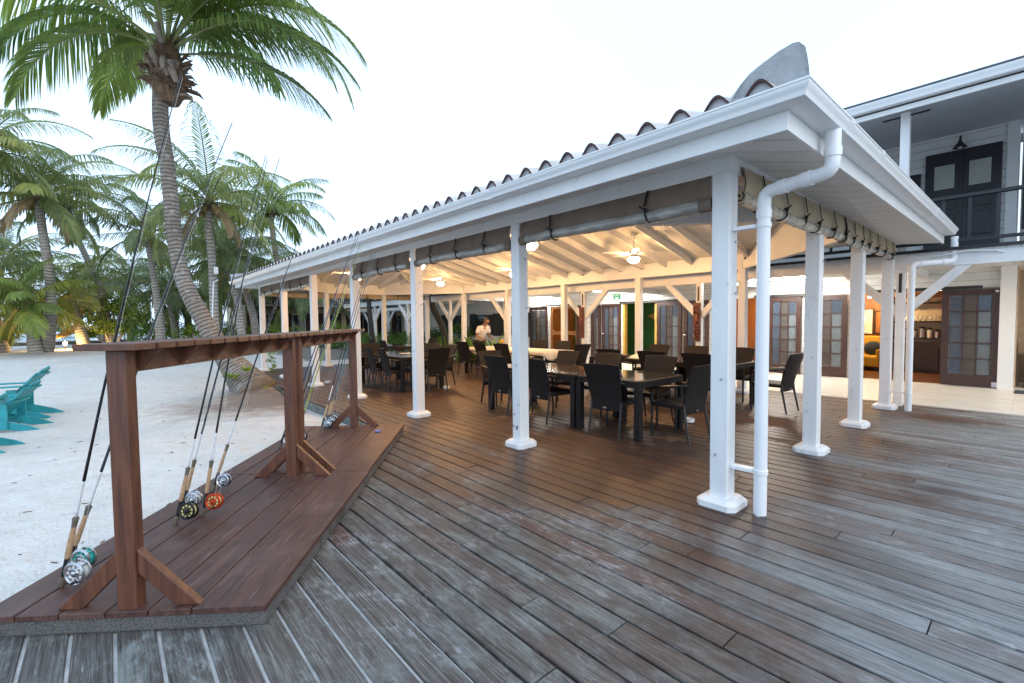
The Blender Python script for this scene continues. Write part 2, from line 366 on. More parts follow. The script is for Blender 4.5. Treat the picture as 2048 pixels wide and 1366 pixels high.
# ------------------------------------------------------------------ ground
def gz(x, y):
    z = -.13 + .021*max(0., min(y-9, 20)) - .03*max(0., y-50)
    z += .012*math.sin(x*.9+1.3*y)*math.sin(.7*y-.4*x) + .01*math.sin(2.3*x+.6)*math.sin(1.9*y)
    z += .16*math.exp(-(((x+1.15)/.8)**2+((y-10.0)/1.0)**2))          # mound round the leaning palm
    z += .10*math.exp(-(((x+5.9)/1.5)**2+((y-26.5)/1.5)**2))
    if x > -.7 and y < 14.7: z = min(z, -.2)
    return max(z, -1.6)
def build_ground():
    xs = [-400, -150, -70, -40, -25, -16]+[-12+.3*i for i in range(47)]+[2.5+1.5*i for i in range(12)]+[24, 40, 80, 200, 400]
    ys = [-60, -20, -8, -4]+[-2+.3*i for i in range(74)]+[21+1.2*i for i in range(26)]+[56, 70, 100, 160, 300, 700]
    mb = MB(); nx = len(xs)
    mb.v = [V((x, y, gz(x, y))) for y in ys for x in xs]; mb.t = [0]*len(mb.v)
    mb.f = [(j*nx+i, j*nx+i+1, (j+1)*nx+i+1, (j+1)*nx+i) for j in range(len(ys)-1) for i in range(nx-1)]
    m, nt, b = newmat('coral_sand')
    v = coords(nt); big = noise(nt, v, .35, 4, .6); f = noise(nt, v, 3.2, 5, .6); sp = noise(nt, v, 42, 2, .5); rk = noise(nt, coords(nt, (1, .35, 1)), 2.6, 5, .62)
    c = ramp(nt, f, [(.3, (.60, .585, .555)), (.7, (.69, .675, .645))])
    c = mixc(nt, math_(nt, "MULTIPLY", ramp(nt, big, [(.4, (0,0,0)), (.7, (1,1,1))]), .35), c, (.50, .475, .44))
    c = mixc(nt, ramp(nt, sp, [(.20, (.6,.6,.6)), (.24, (0,0,0))]), c, (.36, .33, .29))
    sx = nd(nt, "ShaderNodeSeparateXYZ"); nt.links.new(v, sx.inputs[0])
    # leaf litter and root dust round the foot of the leaning palm
    def spot(cx, cy, r0, r1):
        dx = math_(nt, "SUBTRACT", sx.outputs[0], cx); dy = math_(nt, "SUBTRACT", sx.outputs[1], cy)
        d = math_(nt, "SQRT", math_(nt, "ADD", math_(nt, "MULTIPLY", dx, dx), math_(nt, "MULTIPLY", dy, dy)))
        d = math_(nt, "ADD", d, math_(nt, "MULTIPLY", math_(nt, "SUBTRACT", f, .5), 1.6))
        return math_(nt, "SUBTRACT", 1., math_(nt, "DIVIDE", math_(nt, "SUBTRACT", d, r0), r1-r0), True)
    k = math_(nt, "MULTIPLY", spot(-1.3, 8.9, .7, 2.1), .85)
    c = mixc(nt, k, c, (.16, .12, .095))
    c = mixc(nt, math_(nt, "MULTIPLY", spot(-5.9, 26.0, .4, 2.6), .7), c, (.22, .18, .15))
    # garden earth beyond the terrace
    far = math_(nt, "MULTIPLY", math_(nt, "GREATER_THAN", math_(nt, "ADD", sx.outputs[0], math_(nt, "MULTIPLY", f, 2.)), 3.0), math_(nt, "GREATER_THAN", sx.outputs[1], 16.5))
    c = mixc(nt, math_(nt, "MULTIPLY", far, .75), c, (.09, .075, .05))
    nt.links.new(c, b.inputs["Base Color"]); b.inputs["Roughness"].default_value = .95; b.inputs["Specular IOR Level"].default_value = .15
    h = math_(nt, "ADD", math_(nt, "MULTIPLY", rk, 1.), math_(nt, "MULTIPLY", sp, .25))
    h = math_(nt, "ADD", h, math_(nt, "MULTIPLY", noise(nt, v, 5.5, 4, .65), .9))
    vo = nd(nt, "ShaderNodeTexVoronoi", feature='SMOOTH_F1'); vo.inputs["Scale"].default_value = 1.9; vo.inputs["Randomness"].default_value = 1.; nt.links.new(v, vo.inputs["Vector"])
    h = math_(nt, "ADD", h, math_(nt, "MULTIPLY", ramp(nt, vo.outputs["Distance"], [(.06, (0,)*3), (.26, (1,)*3)]), .55))
    bump(nt, b, h, .8, .09)
    o = structure(mb, 'ground', m, smooth=True, recalc=False)
    s = MB(); s.quad((-700, 62, -.62), (700, 62, -.62), (700, 1500, -.62), (-700, 1500, -.62))
    mw, nt, b = newmat('lagoon'); b.inputs["Base Color"].default_value = (.16, .24, .27, 1); b.inputs["Roughness"].default_value = .25
    bump(nt, b, noise(nt, coords(nt), .8, 3), .25, .1)
    structure(s, 'sea', mw, recalc=False)
build_ground()

# ------------------------------------------------------------------ terrace deck
RO = V((-3.16, .81, 0)); RT = V((.613, .79, 0)); RN = V((-.79, .613, 0))
def rk(t, n, z): return RO + RT*t + RN*n + V((0, 0, z))
def deck_material():
    m, nt, b = newmat('weathered_deck_boards')
    at = nd(nt, "ShaderNodeAttribute", attribute_name="board")
    tc = nd(nt, "ShaderNodeTexCoord"); sx = nd(nt, "ShaderNodeSeparateXYZ"); nt.links.new(tc.outputs["Object"], sx.inputs[0])
    so = nd(nt, "ShaderNodeSeparateXYZ"); nt.links.new(at.outputs["Vector"], so.inputs[0])
    ad = nd(nt, "ShaderNodeVectorMath", operation="MULTIPLY_ADD")
    nt.links.new(at.outputs["Vector"], ad.inputs[0]); ad.inputs[1].default_value = (37, 53, 41); nt.links.new(tc.outputs["Object"], ad.inputs[2])
    def mp(s):
        n = nd(nt, "ShaderNodeMapping"); n.inputs["Scale"].default_value = s; nt.links.new(ad.outputs[0], n.inputs[0]); return n.outputs[0]
    grain = noise(nt, mp((46, .9, 1)), 1.6, 9, .72, .9)
    fine = noise(nt, mp((120, 1.6, 1)), 1.7, 6, .7, .5)
    scr = noise(nt, mp((70, 1.1, 1)), 2.4, 5, .7, 1.2)
    blotch = noise(nt, mp((5.5, 1.9, 1)), 1.5, 6, .66, .8)
    wv = tc.outputs["Object"]
    wide = noise(nt, wv, .7, 6, .66, .5); salt = noise(nt, wv, 1.7, 7, .74, .7); speck = noise(nt, mp((30, 7, 1)), 1.3, 6, .75, .4)
    # the boards beyond the roof have greyed, with sky sheen painted into the grey; the sheltered ones have not; edges of the two zones wander with the wear
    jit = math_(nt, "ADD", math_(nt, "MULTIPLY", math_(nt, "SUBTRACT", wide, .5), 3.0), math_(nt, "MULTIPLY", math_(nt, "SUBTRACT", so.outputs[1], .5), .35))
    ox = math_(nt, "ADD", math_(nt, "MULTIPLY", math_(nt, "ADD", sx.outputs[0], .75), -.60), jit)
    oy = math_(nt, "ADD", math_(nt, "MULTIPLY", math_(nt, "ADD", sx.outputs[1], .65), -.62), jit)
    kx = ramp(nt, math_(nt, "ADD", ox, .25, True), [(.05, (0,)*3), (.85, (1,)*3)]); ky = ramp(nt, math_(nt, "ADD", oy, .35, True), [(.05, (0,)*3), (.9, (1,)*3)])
    brown = ramp(nt, grain, [(.30, (.034, .016, .010)), (.5, (.088, .041, .025)), (.70, (.16, .077, .045))])
    brown = mixc(nt, math_(nt, "MULTIPLY", so.outputs[0], .5), brown, (.040, .030, .026))
    left = ramp(nt, grain, [(.30, (.026, .023, .021)), (.48, (.090, .079, .071)), (.72, (.185, .168, .155))])
    left = mixc(nt, math_(nt, "MULTIPLY", ramp(nt, so.outputs[2], [(.70, (0,)*3), (.85, (1,)*3)]), .6), left, (.105, .052, .040))
    left = mixc(nt, math_(nt, "MULTIPLY", ramp(nt, blotch, [(.50, (0,)*3), (.66, (1,)*3)]), .62), left, (.215, .245, .225))
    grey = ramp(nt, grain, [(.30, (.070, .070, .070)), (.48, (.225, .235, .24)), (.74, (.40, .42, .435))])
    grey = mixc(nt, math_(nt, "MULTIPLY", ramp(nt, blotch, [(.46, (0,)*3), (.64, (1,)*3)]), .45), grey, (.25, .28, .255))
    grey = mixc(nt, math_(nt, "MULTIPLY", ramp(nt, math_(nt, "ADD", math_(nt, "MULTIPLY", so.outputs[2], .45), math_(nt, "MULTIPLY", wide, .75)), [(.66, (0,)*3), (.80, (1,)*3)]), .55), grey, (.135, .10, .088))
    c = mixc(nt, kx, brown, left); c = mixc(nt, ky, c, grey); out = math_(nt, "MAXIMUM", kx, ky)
    c = mixc(nt, math_(nt, "MULTIPLY", ramp(nt, fine, [(.34, (1,)*3), (.50, (0,)*3)]), .85), c, (.016, .013, .012))
    sl = math_(nt, "MULTIPLY", ramp(nt, scr, [(.58, (0,)*3), (.66, (1,)*3)]), math_(nt, "MULTIPLY", out, .50))
    c = mixc(nt, sl, c, (.46, .50, .52))
    # dried salt: pale scuffs with a shape of their own
    sm = math_(nt, "MULTIPLY", ramp(nt, salt, [(.50, (0,)*3), (.72, (.8,)*3)]), ramp(nt, speck, [(.45, (0,)*3), (.62, (1,)*3)]))
    sm = math_(nt, "MULTIPLY", sm, math_(nt, "ADD", math_(nt, "MULTIPLY", out, .85), .06, True))
    c = mixc(nt, sm, c, (.56, .60, .63))
    nt.links.new(c, b.inputs["Base Color"])
    nt.links.new(ramp(nt, math_(nt, "ADD", math_(nt, "MULTIPLY", out, .35), math_(nt, "MULTIPLY", blotch, .35)), [(.12, (.40,)*3), (.5, (.68,)*3)]), b.inputs["Roughness"]); b.inputs["Specular IOR Level"].default_value = .4
    bump(nt, b, math_(nt, "ADD", grain, math_(nt, "MULTIPLY", fine, .8)), .6, .006)
    return m
def board_attr(o, vals):
    at = o.data.attributes.new("board", 'FLOAT_VECTOR', 'POINT')
    flat = [c for v in vals for c in v]; at.data.foreach_set("vector", flat)
def add_board(mb, vals, x0, x1, y0, y1, z0, z1, c=.0035):
    t = (rnd(), rnd(), rnd())
    vs = [(x0,y0,z0),(x1,y0,z0),(x1,y1,z0),(x0,y1,z0),(x0,y0,z1-c),(x1,y0,z1-c),(x1,y1,z1-c),(x0,y1,z1-c),
          (x0+c,y0+c,z1),(x1-c,y0+c,z1),(x1-c,y1-c,z1),(x0+c,y1-c,z1)]
    fs = [(0,1,5,4),(1,2,6,5),(2,3,7,6),(3,0,4,7),(4,5,9,8),(5,6,10,9),(6,7,11,10),(7,4,8,11),(8,9,10,11)]
    mb.add(vs, fs); vals += [t]*12
def deck_ymax(xc):
    if xc > -.22: return 14.95
    if xc > -.82: return 15.25-(-.22-xc)/.6*6.5 if xc > -.6 else 10.6-(-.6-xc)*14
    if xc > -3.45: return (rk((xc+3.16+.79*.6)/.613, .6, 0)).y
    return .93+(.613/.79)*(-3.16-xc)
def build_deck():
    mb = MB(); vals = []; P = .1605; x = -7.9
    while x < 6.53:
        xc = x+P/2; ymax = deck_ymax(xc)
        y = -7+ru(-2, 0); g = .0078
        while y < ymax:
            L = ru(1.9, 4.3); y1 = min(y+L, ymax)
            if ymax-y1 < .4: y1 = ymax
            add_board(mb, vals, x+g, x+P-g, y+.003, y1-.003, -.032, ru(-.0012, .0012)); y = y1
        x += P
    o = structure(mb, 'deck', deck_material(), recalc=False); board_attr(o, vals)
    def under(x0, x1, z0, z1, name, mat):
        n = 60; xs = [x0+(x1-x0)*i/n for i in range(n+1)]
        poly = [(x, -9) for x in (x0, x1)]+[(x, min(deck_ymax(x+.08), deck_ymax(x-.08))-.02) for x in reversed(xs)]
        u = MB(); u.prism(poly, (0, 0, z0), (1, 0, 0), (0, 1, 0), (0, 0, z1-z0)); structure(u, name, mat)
    under(-2.6, 6.55, -.06, -.034, 'black_gap_sheet', 'black')  # black sheet added so the gaps between boards look dark
    under(-8.2, -2.6, -.06, -.010, 'ground_fill', simple('sand_in_gaps', (.50, .50, .49), (.30, .30, .30), .95, 9))
    f = MB()
    pts = [(-.24, 15.2), (-.55, 12.1), (-.62, 10.6), (-.84, 9), (-.84, 4.0)]
    for a, b in zip(pts, pts[1:]): f.beam((a[0]-.03, a[1], -.10), (b[0]-.03, b[1], -.10), .03, .17)
    structure(f, 'deck_edge', simple('algae_grey_edge_board', (.16, .18, .17), (.07, .085, .08), .8, 4, (3, 1, 3), bs=.4))
build_deck()
pf = MB(); pf.box(6.57, 13.9, -9, 30, -.12, .012)
mpf, nt, b = newmat('pale_porch_floor')
tc = nd(nt, "ShaderNodeTexCoord"); br = nd(nt, "ShaderNodeTexBrick"); br.offset = .37
mp = nd(nt, "ShaderNodeMapping"); mp.inputs["Rotation"].default_value = (0, 0, PI/2); nt.links.new(tc.outputs["Object"], mp.inputs[0]); nt.links.new(mp.outputs[0], br.inputs[0])
for k, v in (("Color1", (.74, .71, .66, 1)), ("Color2", (.67, .635, .58, 1)), ("Mortar", (.40, .34, .27, 1)), ("Scale", 1.), ("Brick Width", 2.2), ("Row Height", .16), ("Mortar Size", .004), ("Bias", .2)): br.inputs[k].default_value = v
nt.links.new(mixc(nt, ramp(nt, noise(nt, coords(nt, (6, .6, 1)), 2, 4), [(.5, (0,0,0)), (.75, (.6,.6,.6))]), br.outputs[0], (.42, .33, .23)), b.inputs["Base Color"])
b.inputs["Roughness"].default_value = .38
structure(pf, 'porch_floor', mpf)

# ------------------------------------------------------------------ pavilion
def stripes(name, axis, spacing, c1=(.79, .79, .77), c2=(.72, .72, .70), rough=.45, depth=.006):
    m, nt, b = newmat(name); tc = nd(nt, "ShaderNodeTexCoord"); s = nd(nt, "ShaderNodeSeparateXYZ"); nt.links.new(tc.outputs["Object"], s.inputs[0])
    q = math_(nt, "FRACT", math_(nt, "DIVIDE", math_(nt, "ADD", s.outputs[axis], 100.), spacing))
    g = ramp(nt, q, [(0, (0,)*3), (.05, (1,)*3), (.95, (1,)*3), (1, (0,)*3)])
    c = ramp(nt, noise(nt, tc.outputs["Object"], 2.5), [(.3, c2), (.7, c1)])
    nt.links.new(mixc(nt, g, tuple(x*.55 for x in c2), c), b.inputs["Base Color"]); b.inputs["Roughness"].default_value = rough
    bump(nt, b, g, .6, depth); return m
M['plank_x'] = stripes('ceiling_boards_x', 0, .11); M['plank_y'] = stripes('ceiling_boards_y', 1, .11)
M['soffit_y'] = stripes('soffit_boards_y', 1, .30); M['soffit_x'] = stripes('soffit_boards_x', 0, .30)
def siding(name, c1, c2, sp=.17):
    m, nt, b = newmat(name); tc = nd(nt, "ShaderNodeTexCoord"); s = nd(nt, "ShaderNodeSeparateXYZ"); nt.links.new(tc.outputs["Object"], s.inputs[0])
    q = math_(nt, "FRACT", math_(nt, "DIVIDE", math_(nt, "ADD", s.outputs[2], 10.), sp))
    g = ramp(nt, q, [(0, (.0,)*3), (.07, (1,)*3), (1, (.55,)*3)])
    c = ramp(nt, noise(nt, tc.outputs["Object"], 3), [(.3, c2), (.7, c1)])
    lt = math_(nt, "GREATER_THAN", q, .06)
    nt.links.new(mixc(nt, lt, tuple(x*.5 for x in c2), c), b.inputs["Base Color"]); b.inputs["Roughness"].default_value = .5
    bump(nt, b, g, .7, .012); return m
M['siding'] = siding('white_lap_siding', (.78, .78, .76), (.70, .70, .69))

S = 2.42; EX0, EX1, EY0, EY1 = -.66, 6.2, -.66, 14.86; SL = .25
def dist_eave(x, y): return min(x+.8, 6.34-x, y+.8, 15.0-y)
def zr(x, y): return 2.58+SL*dist_eave(x, y)        # rafter underside
pav = thing('pavilion', 'open white timber dining pavilion with tiled hip roof and square posts over the deck', 'pavilion', (2.9, 7.26, 0))
def P(mb, name, mat, **kw): return keep(mb.build(name, mat, None, **kw), pav)
PW = .142
posts = [(0, i*S) for i in range(7)]+[(2.2, 0), (4.04, 0), (5.9, 0)]+[(5.95, 2.3+S*i) for i in range(5)]+[(2.0, 6*S), (4.1, 6*S), (5.95, 6*S)]
post_tops = {}
def plate(mb, x, y, h=.075, w=.155, c=.035, ch=.045):
    o = [(-w+ch,-w),(w-ch,-w),(w,-w+ch),(w,w-ch),(w-ch,w),(-w+ch,w),(-w,w-ch),(-w,-w+ch)]
    s = (w-c)/w; n = 8
    vs = [(x+a, y+b, .0) for a, b in o]+[(x+a, y+b, h*.6) for a, b in o]+[(x+a*s, y+b*s, h) for a, b in o]
    fs = [tuple(range(7, -1, -1)), tuple(range(16, 24))]
    for k in range(2): fs += [(k*8+i, k*8+(i+1) % 8, k*8+8+(i+1) % 8, k*8+8+i) for i in range(8)]
    mb.add(vs, fs)
for i, (x, y) in enumerate(posts):
    front = x == 0 or y == 0 or y == 6*S
    top = 2.63 if front else 2.49
    mb = MB(); mb.box(x-PW/2, x+PW/2, y-PW/2, y+PW/2, .05, top); p = P(mb, 'post', 'post', bevel=.008)
    mb = MB(); plate(mb, x, y); q = mb.build('base_plate', 'post', p)
    if i < 4 or i in (7, 8, 9):
        for k, (dx, dy) in enumerate(((-1, .3), (-1, -.3), (.3, -1), (.2, -1))):
            z = (.42, 1.05, 1.75, 2.15)[k]+ru(-.1, .1)
            c = V((x+dx*(PW/2+.012 if abs(dx) == 1 else PW*.5), y+dy*(PW/2+.012 if abs(dy) == 1 else PW*.5), z))
            mb = MB(); out = V((-1, 0, 0)) if dx == -1 else V((0, -1, 0)); sd = V((0, 1, 0)) if dx == -1 else V((1, 0, 0))
            mb.tube([c+out*.006+(out*math.cos(a)+V((0,0,1))*math.sin(a))*.012 for a in [2*PI*j/8 for j in range(8)]], .0028, 5, closed=True)
            mb.tube([c-out*.02, c], .004, 5); mb.build('eye_bolt', 'steel', p)
    post_tops[i] = p
# house number painted low on the second post
def text_mesh(name, body, size, mat, mw, parent=None, depth=.002, align='CENTER'):
    cu = bpy.data.curves.new(name, 'FONT'); cu.body = body; cu.size = size; cu.extrude = depth; cu.align_x = align; cu.align_y = 'CENTER'
    t = bpy.data.objects.new(name, cu); COL.objects.link(t)
    dg = bpy.context.evaluated_depsgraph_get(); me = bpy.data.meshes.new_from_object(t.evaluated_get(dg))
    bpy.data.objects.remove(t); me.transform(mw); me.materials.clear(); me.materials.append(M[mat])
    o = bpy.data.objects.new(name, me); COL.objects.link(o)
    if parent: o.parent = parent
    return o
def face_neg_x(p, roll=0):   # text plane facing -x, reading along -y
    return Matrix.Translation(p) @ Matrix(((0, 0, -1), (-1, 0, 0), (0, 1, 0))).to_4x4() @ Matrix.Rotation(roll, 4, 'Z')
px = post_tops[1]
text_mesh('number', '9', .055, 'corkdark', face_neg_x(V((-PW/2-.003, S+.048, .235)), .2), px, .001)
text_mesh('number', '8', .075, 'black', face_neg_x(V((-PW/2-.003, S-.012, .225)), -.1), px, .0012)
# beams
def pbeam(name, a, b, z0, z1, w=.09, mat='white', extend=0):
    a, b = V((*a, (z0+z1)/2)), V((*b, (z0+z1)/2)); mb = MB(); mb.beam(a, b, w, z1-z0); return P(mb, name, mat, bevel=.006)
pbeam('front_beam', (0, -.07), (0, 6*S+.07), 2.63, 2.77, .12)
pbeam('end_beam', (.065, 0), (5.95, 0), 2.63, 2.765, .12); pbeam('end_beam', (.065, 6*S), (5.95, 6*S), 2.55, 2.765, .12)
pbeam('ring_beam', (5.95, 2.3), (5.95, 2.3+4*S), 2.49, 2.655, .10)
pbeam('ring_beam', (5.94, 2.26), (3.55, .07), 2.49, 2.66, .10)
pbeam('ring_beam', (.07, S-.06), (2.2, .07), 2.575, 2.755, .10)
pbeam('ring_beam', (.07, 5*S+.05), (2.0, 6*S-.1), 2.50, 2.66, .10)
pbeam('ring_beam', (2.0, 6*S-.10), (4.1, 6*S-.10), 2.50, 2.655, .10)
pbeam('ring_beam', (4.1, 6*S-.10), (5.93, 2.3+4*S), 2.495, 2.655, .10)
for (a, b) in (((5.965, 2.3), (5.965, 2.3+4*S)), ((5.95, 2.24), (3.56, .05)), ((.05, S-.09), (2.2, .04)), ((.05, 5*S+.08), (2.0, 6*S-.05)), ((2.0, 6*S-.06), (4.1, 6*S-.06)), ((4.1, 6*S-.06), (5.95, 2.33+4*S)), ((.0, -.03), (0, 6*S+.03))):
    A = V((*a, 0)); B = V((*b, 0)); zt = lambda p: zr(p.x, p.y)+.136; n = 8; mb = MB(); sd = (B-A).normalized().cross(V((0, 0, 1)))*.011; z0 = 2.66 if a[0] else 2.772
    if (a[1] < S and a[0] < 1): z0 = 2.757
    P_ = [A.lerp(B, i/n) for i in range(n+1)]; vs = []
    for p in P_: vs += [p-sd+V((0, 0, z0)), p+sd+V((0, 0, z0)), p+sd+V((0, 0, zt(p))), p-sd+V((0, 0, zt(p)))]
    mb.add(vs, [(4*i+j, 4*i+(j+1) % 4, 4*i+4+(j+1) % 4, 4*i+4+j) for i in range(n) for j in range(4)]+[(3, 2, 1, 0), (4*n, 4*n+1, 4*n+2, 4*n+3)]); P(mb, 'blocking_board', 'white')
# roof shell: boards inside, slab on top
RX = (EX0+.0+EX1)/2; HX = (6.34-.8)/2
ridge = [(2.77, -.8+3.57), (2.77, 15.0-3.57)]
def hip_sheet(off, inset=0):
    a, b, c, d = EX0+inset, EX1-inset, EY0+inset, EY1-inset
    cs = [(a, c), (b, c), (b, d), (a, d)]; r0, r1 = ridge
    Z = lambda q: V((q[0], q[1], zr(*q)+off))
    return [("front", [Z(cs[3]), Z(cs[0]), Z(r0), Z(r1)]), ("end", [Z(cs[0]), Z(cs[1]), Z(r0)]), ("back", [Z(cs[1]), Z(cs[2]), Z(r1), Z(r0)]), ("end", [Z(cs[2]), Z(cs[3]), Z(r1)])]
for nm, q in hip_sheet(.14):
    mb = MB(); mb.add(q+[p+V((0, 0, .05)) for p in q], [tuple(range(len(q))), tuple(range(2*len(q)-1, len(q)-1, -1))]+[(i, (i+1) % len(q), len(q)+(i+1) % len(q), len(q)+i) for i in range(len(q))])
    P(mb, 'ceiling_boards', 'plank_x' if nm in ("front", "back") else 'plank_y')
# closed soffit of the overhang
for quad, mt in (([(EX0+.03, EY0+.03), (EX0+.03, EY1-.03), (-.0, 6*S), (-.0, 0)], 'soffit_y'), ([(EX0+.03, EY0+.03), (0, 0), (5.95, 0), (5.95, EY0+.03)], 'soffit_x'), ([(EX0+.03, EY1-.03), (5.95, EY1-.03), (5.95, 6*S), (0, 6*S)], 'soffit_x')):
    q = [V((x, y, zr(x, y)-.004)) for x, y in quad]; mb = MB()
    mb.add(q+[p+V((0, 0, .012)) for p in q], [(0,1,2,3),(7,6,5,4),(0,1,5,4),(1,2,6,5),(2,3,7,6),(3,0,4,7)]); P(mb, 'soffit', mt)
# rafters
def rafter(a, b, w=.05, h=.14):
    A = V((*a, zr(*a)+h/2)); B = V((*b, zr(*b)+h/2)); mb = MB(); mb.beam(A, B, w, h-.002); P(mb, 'rafter', 'white')
y = .35
while y < 14.4:
    d = min(y+.8, 15.0-y, 3.55)
    if d > .9:
        rafter((.05, y), (-.8+d, y)); rafter((5.98, y), (6.34-d, y))
    y += .61
for x in (.5, 1.1, 1.7, 2.3, 2.77, 3.3, 3.9, 4.5, 5.1):
    d = min(x+.8, 6.34-x)
    rafter((x, .06), (x, -.8+d-.03)); rafter((x, 6*S-.06), (x, 15.0-d+.03))
for a, r in (((0.02, 0.02), ridge[0]), ((.02, 6*S-.02), ridge[1]), ((5.5, .03), ridge[0]), ((5.5, 6*S-.03), ridge[1])):
    A = V((*a, zr(*a)+.05)); B = V((*r, zr(*r)+.05)); mb = MB(); mb.beam(A, B, .07, .17); P(mb, 'hip_rafter', 'white')
mb = MB(); mb.beam(V((*ridge[0], zr(*ridge[0])+.03)), V((*ridge[1], zr(*ridge[1])+.03)), .07, .18); P(mb, 'ridge_beam', 'white')
# fascia and gutter
path = [((5.9, EY1, 0), (0, 1, 0)), ((EX0, EY1, 0), (-1, 1, 0)), ((EX0, EY0, 0), (-1, -1, 0)), ((5.9, EY0, 0), (0, -1, 0))]
mb = MB(); mb.sweep([(0, 2.60), (0, 2.712), (-.026, 2.712), (-.026, 2.60)], path); P(mb, 'fascia_board', 'white', bevel=.003)
mb = MB(); mb.sweep([(0, 2.7125), (0, 2.80), (-.02, 2.80), (-.02, 2.7125)], path); P(mb, 'eave_board', 'white')
mb = MB(); mb.sweep([(.002, 2.716), (.112, 2.716), (.124, 2.719), (.128, 2.730), (.130, 2.741), (.136, 2.752), (.146, 2.764), (.152, 2.778), (.153, 2.787), (.158, 2.789), (.158, 2.800), (.146, 2.800), (.142, 2.785), (.125, 2.75), (.118, 2.728), (.002, 2.728)], path)
g = P(mb, 'gutter', 'gutter'); auto_smooth(g, 40)
SLV = [(.0, 2.713), (.127, 2.713), (.131, 2.735), (.1565, 2.775), (.161, 2.803), (.140, 2.803), (.15, 2.775), (.12, 2.73), (0, 2.73)]
for yy in (2.0, 6.2, 10.4): mb = MB(); mb.sweep(SLV, [((EX0, yy-.05, 0), (-1, 0, 0)), ((EX0, yy+.05, 0), (-1, 0, 0))]); mb.build('joint_sleeve', 'gutter', g)
for xx in (.05, .95, 3.9): mb = MB(); mb.sweep(SLV, [((xx-.04, EY0, 0), (0, -1, 0)), ((xx+.04, EY0, 0), (0, -1, 0))]); mb.build('joint_sleeve', 'gutter', g)
# tiles: arched courses running up each slope
def arch(a, b, w, h, mb, side, n=9, th=.016, z0=0):
    # a->b centre line of a barrel, open shell with thickness
    a, b = V(a), V(b); side = V(side); vs = []; n = 13
    for p in (a, b):
        for rr in (0, th):
            for j in range(n):
                q = 2*j/(n-1)-1; vs.append(p+side*(q*w/2)+V((0, 0, h*(.5+.5*math.cos(PI*q))**.85-rr)))
    fs = []
    for o in (0, n):
        for j in range(n-1): fs.append((o+j, o+j+1, 2*n+o+j+1, 2*n+o+j))
    for e in (0, 2*n):
        for j in range(n-1): fs.append((e+j, e+j+1, e+n+j+1, e+n+j))
    mb.add(vs, fs)
tiles = MB(); ends = MB(); lips = MB()
ztop = lambda x, y: zr(x, y)+.195
def tile_course(a, b, side):
    arch((*a, ztop(*a)-.004), (*b, ztop(*b)-.004), .25, .108, tiles, side)
    u = (V((*b, 0))-V((*a, 0))).normalized()
    a1 = V((*a, ztop(*a)-.004))
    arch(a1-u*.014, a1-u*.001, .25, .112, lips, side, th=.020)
    a2 = a1+u*.012; n = 13
    ends.add([a2+V(side)*((2*j/(n-1)-1)*.115)+V((0, 0, 0.096*(.5+.5*math.cos(PI*(2*j/(n-1)-1)))**.85)) for j in range(n)], [tuple(range(n))])
def slope_tiles():
    global tiles, ends, lips
    tl = P(tiles, 'roof_tiles', 'tile', recalc=False); auto_smooth(tl, 50)
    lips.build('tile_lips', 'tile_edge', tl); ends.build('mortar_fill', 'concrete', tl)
    tiles, ends, lips = MB(), MB(), MB()
y = -.55
while y < 14.8:
    d = min(y+.8, 15.0-y, 3.57); tile_course((-.785, y), (-.8+d-.02, y), (0, 1, 0)); y += .25
slope_tiles()
for e in (0, 1):
    x = -.55
    while x < 5.9:
        d = min(x+.8, 6.34-x, 3.57)
        if e: tile_course((x, 14.985), (x, 15.0-d+.02), (1, 0, 0))
        else: tile_course((x, -.655), (x, -.8+d-.02), (1, 0, 0))
        x += .25
    slope_tiles()
for nm, q in hip_sheet(.195):
    mb = MB(); mb.add(q, [tuple(range(len(q)))]); P(mb, 'roof_slope', 'tile')
# hip caps
for (cx, cy, sy, r) in ((-.80, -.80, 1, ridge[0]), (-.80, 15.0, -1, ridge[1])):
    # mortared end cap, cut flush with both eaves
    L_ = [(.41, 2.79), (.35, 2.875), (.28, 2.935), (.20, 2.975), (.12, 3.005), (.05, 3.018), (.018, 3.012)]; R_ = [(.035, 2.995), (.07, 2.96), (.105, 2.90), (.13, 2.79)]
    ring = [V((cx+.012, cy+sy*(o+.03), z)) for o, z in L_]+[V((cx+.02+o, cy+sy*.03, z)) for o, z in R_]
    u = V((1, sy, .24)).normalized(); c0 = V((cx+.02, cy+sy*.03, 2.79)); n = len(ring); mb = MB(); vs = list(ring)
    for k, (t, sc) in enumerate(((.10, .97), (.25, .90), (.50, .78))):
        for p in ring:
            q = c0+(p-c0)*sc; w = (q-c0); dd = V((1, sy, 0)).normalized(); flat = w-dd*w.dot(dd)*min(1, (k+1)/2); vs.append(c0+flat+u*t+V((0, 0, w.z-flat.z)))
    fs = [tuple(range(n))]+[(k*n+j, k*n+(j+1) % n, (k+1)*n+(j+1) % n, (k+1)*n+j) for k in range(3) for j in range(n)]
    mb.add(vs, fs); hc = P(mb, 'hip_cap', 'hipcap'); auto_smooth(hc, 38)
    a = c0+u*.42; b = V((r[0], r[1], zr(*r)+.20)); L = (b-a).length; u = (b-a).normalized(); sd = V((-u.y, u.x, 0)).normalized(); pos = 0
    while pos < L-.1:
        mb = MB(); q0 = a+u*pos; q1 = a+u*min(L, pos+.46); m = 11; vs = []
        for p, w, h in ((q0, .30, .15), (q1, .25, .12)):
            for j in range(m): t = PI*j/(m-1); vs.append(p+sd*(math.cos(t)*w/2)+V((0, 0, h*math.sin(t)-.02)))
        mb.add(vs, [(j, j+1, m+j+1, m+j) for j in range(m-1)]+[tuple(range(m)), tuple(range(m, 2*m))]); auto_smooth(P(mb, 'hip_tile', 'tile'), 50); pos += .40
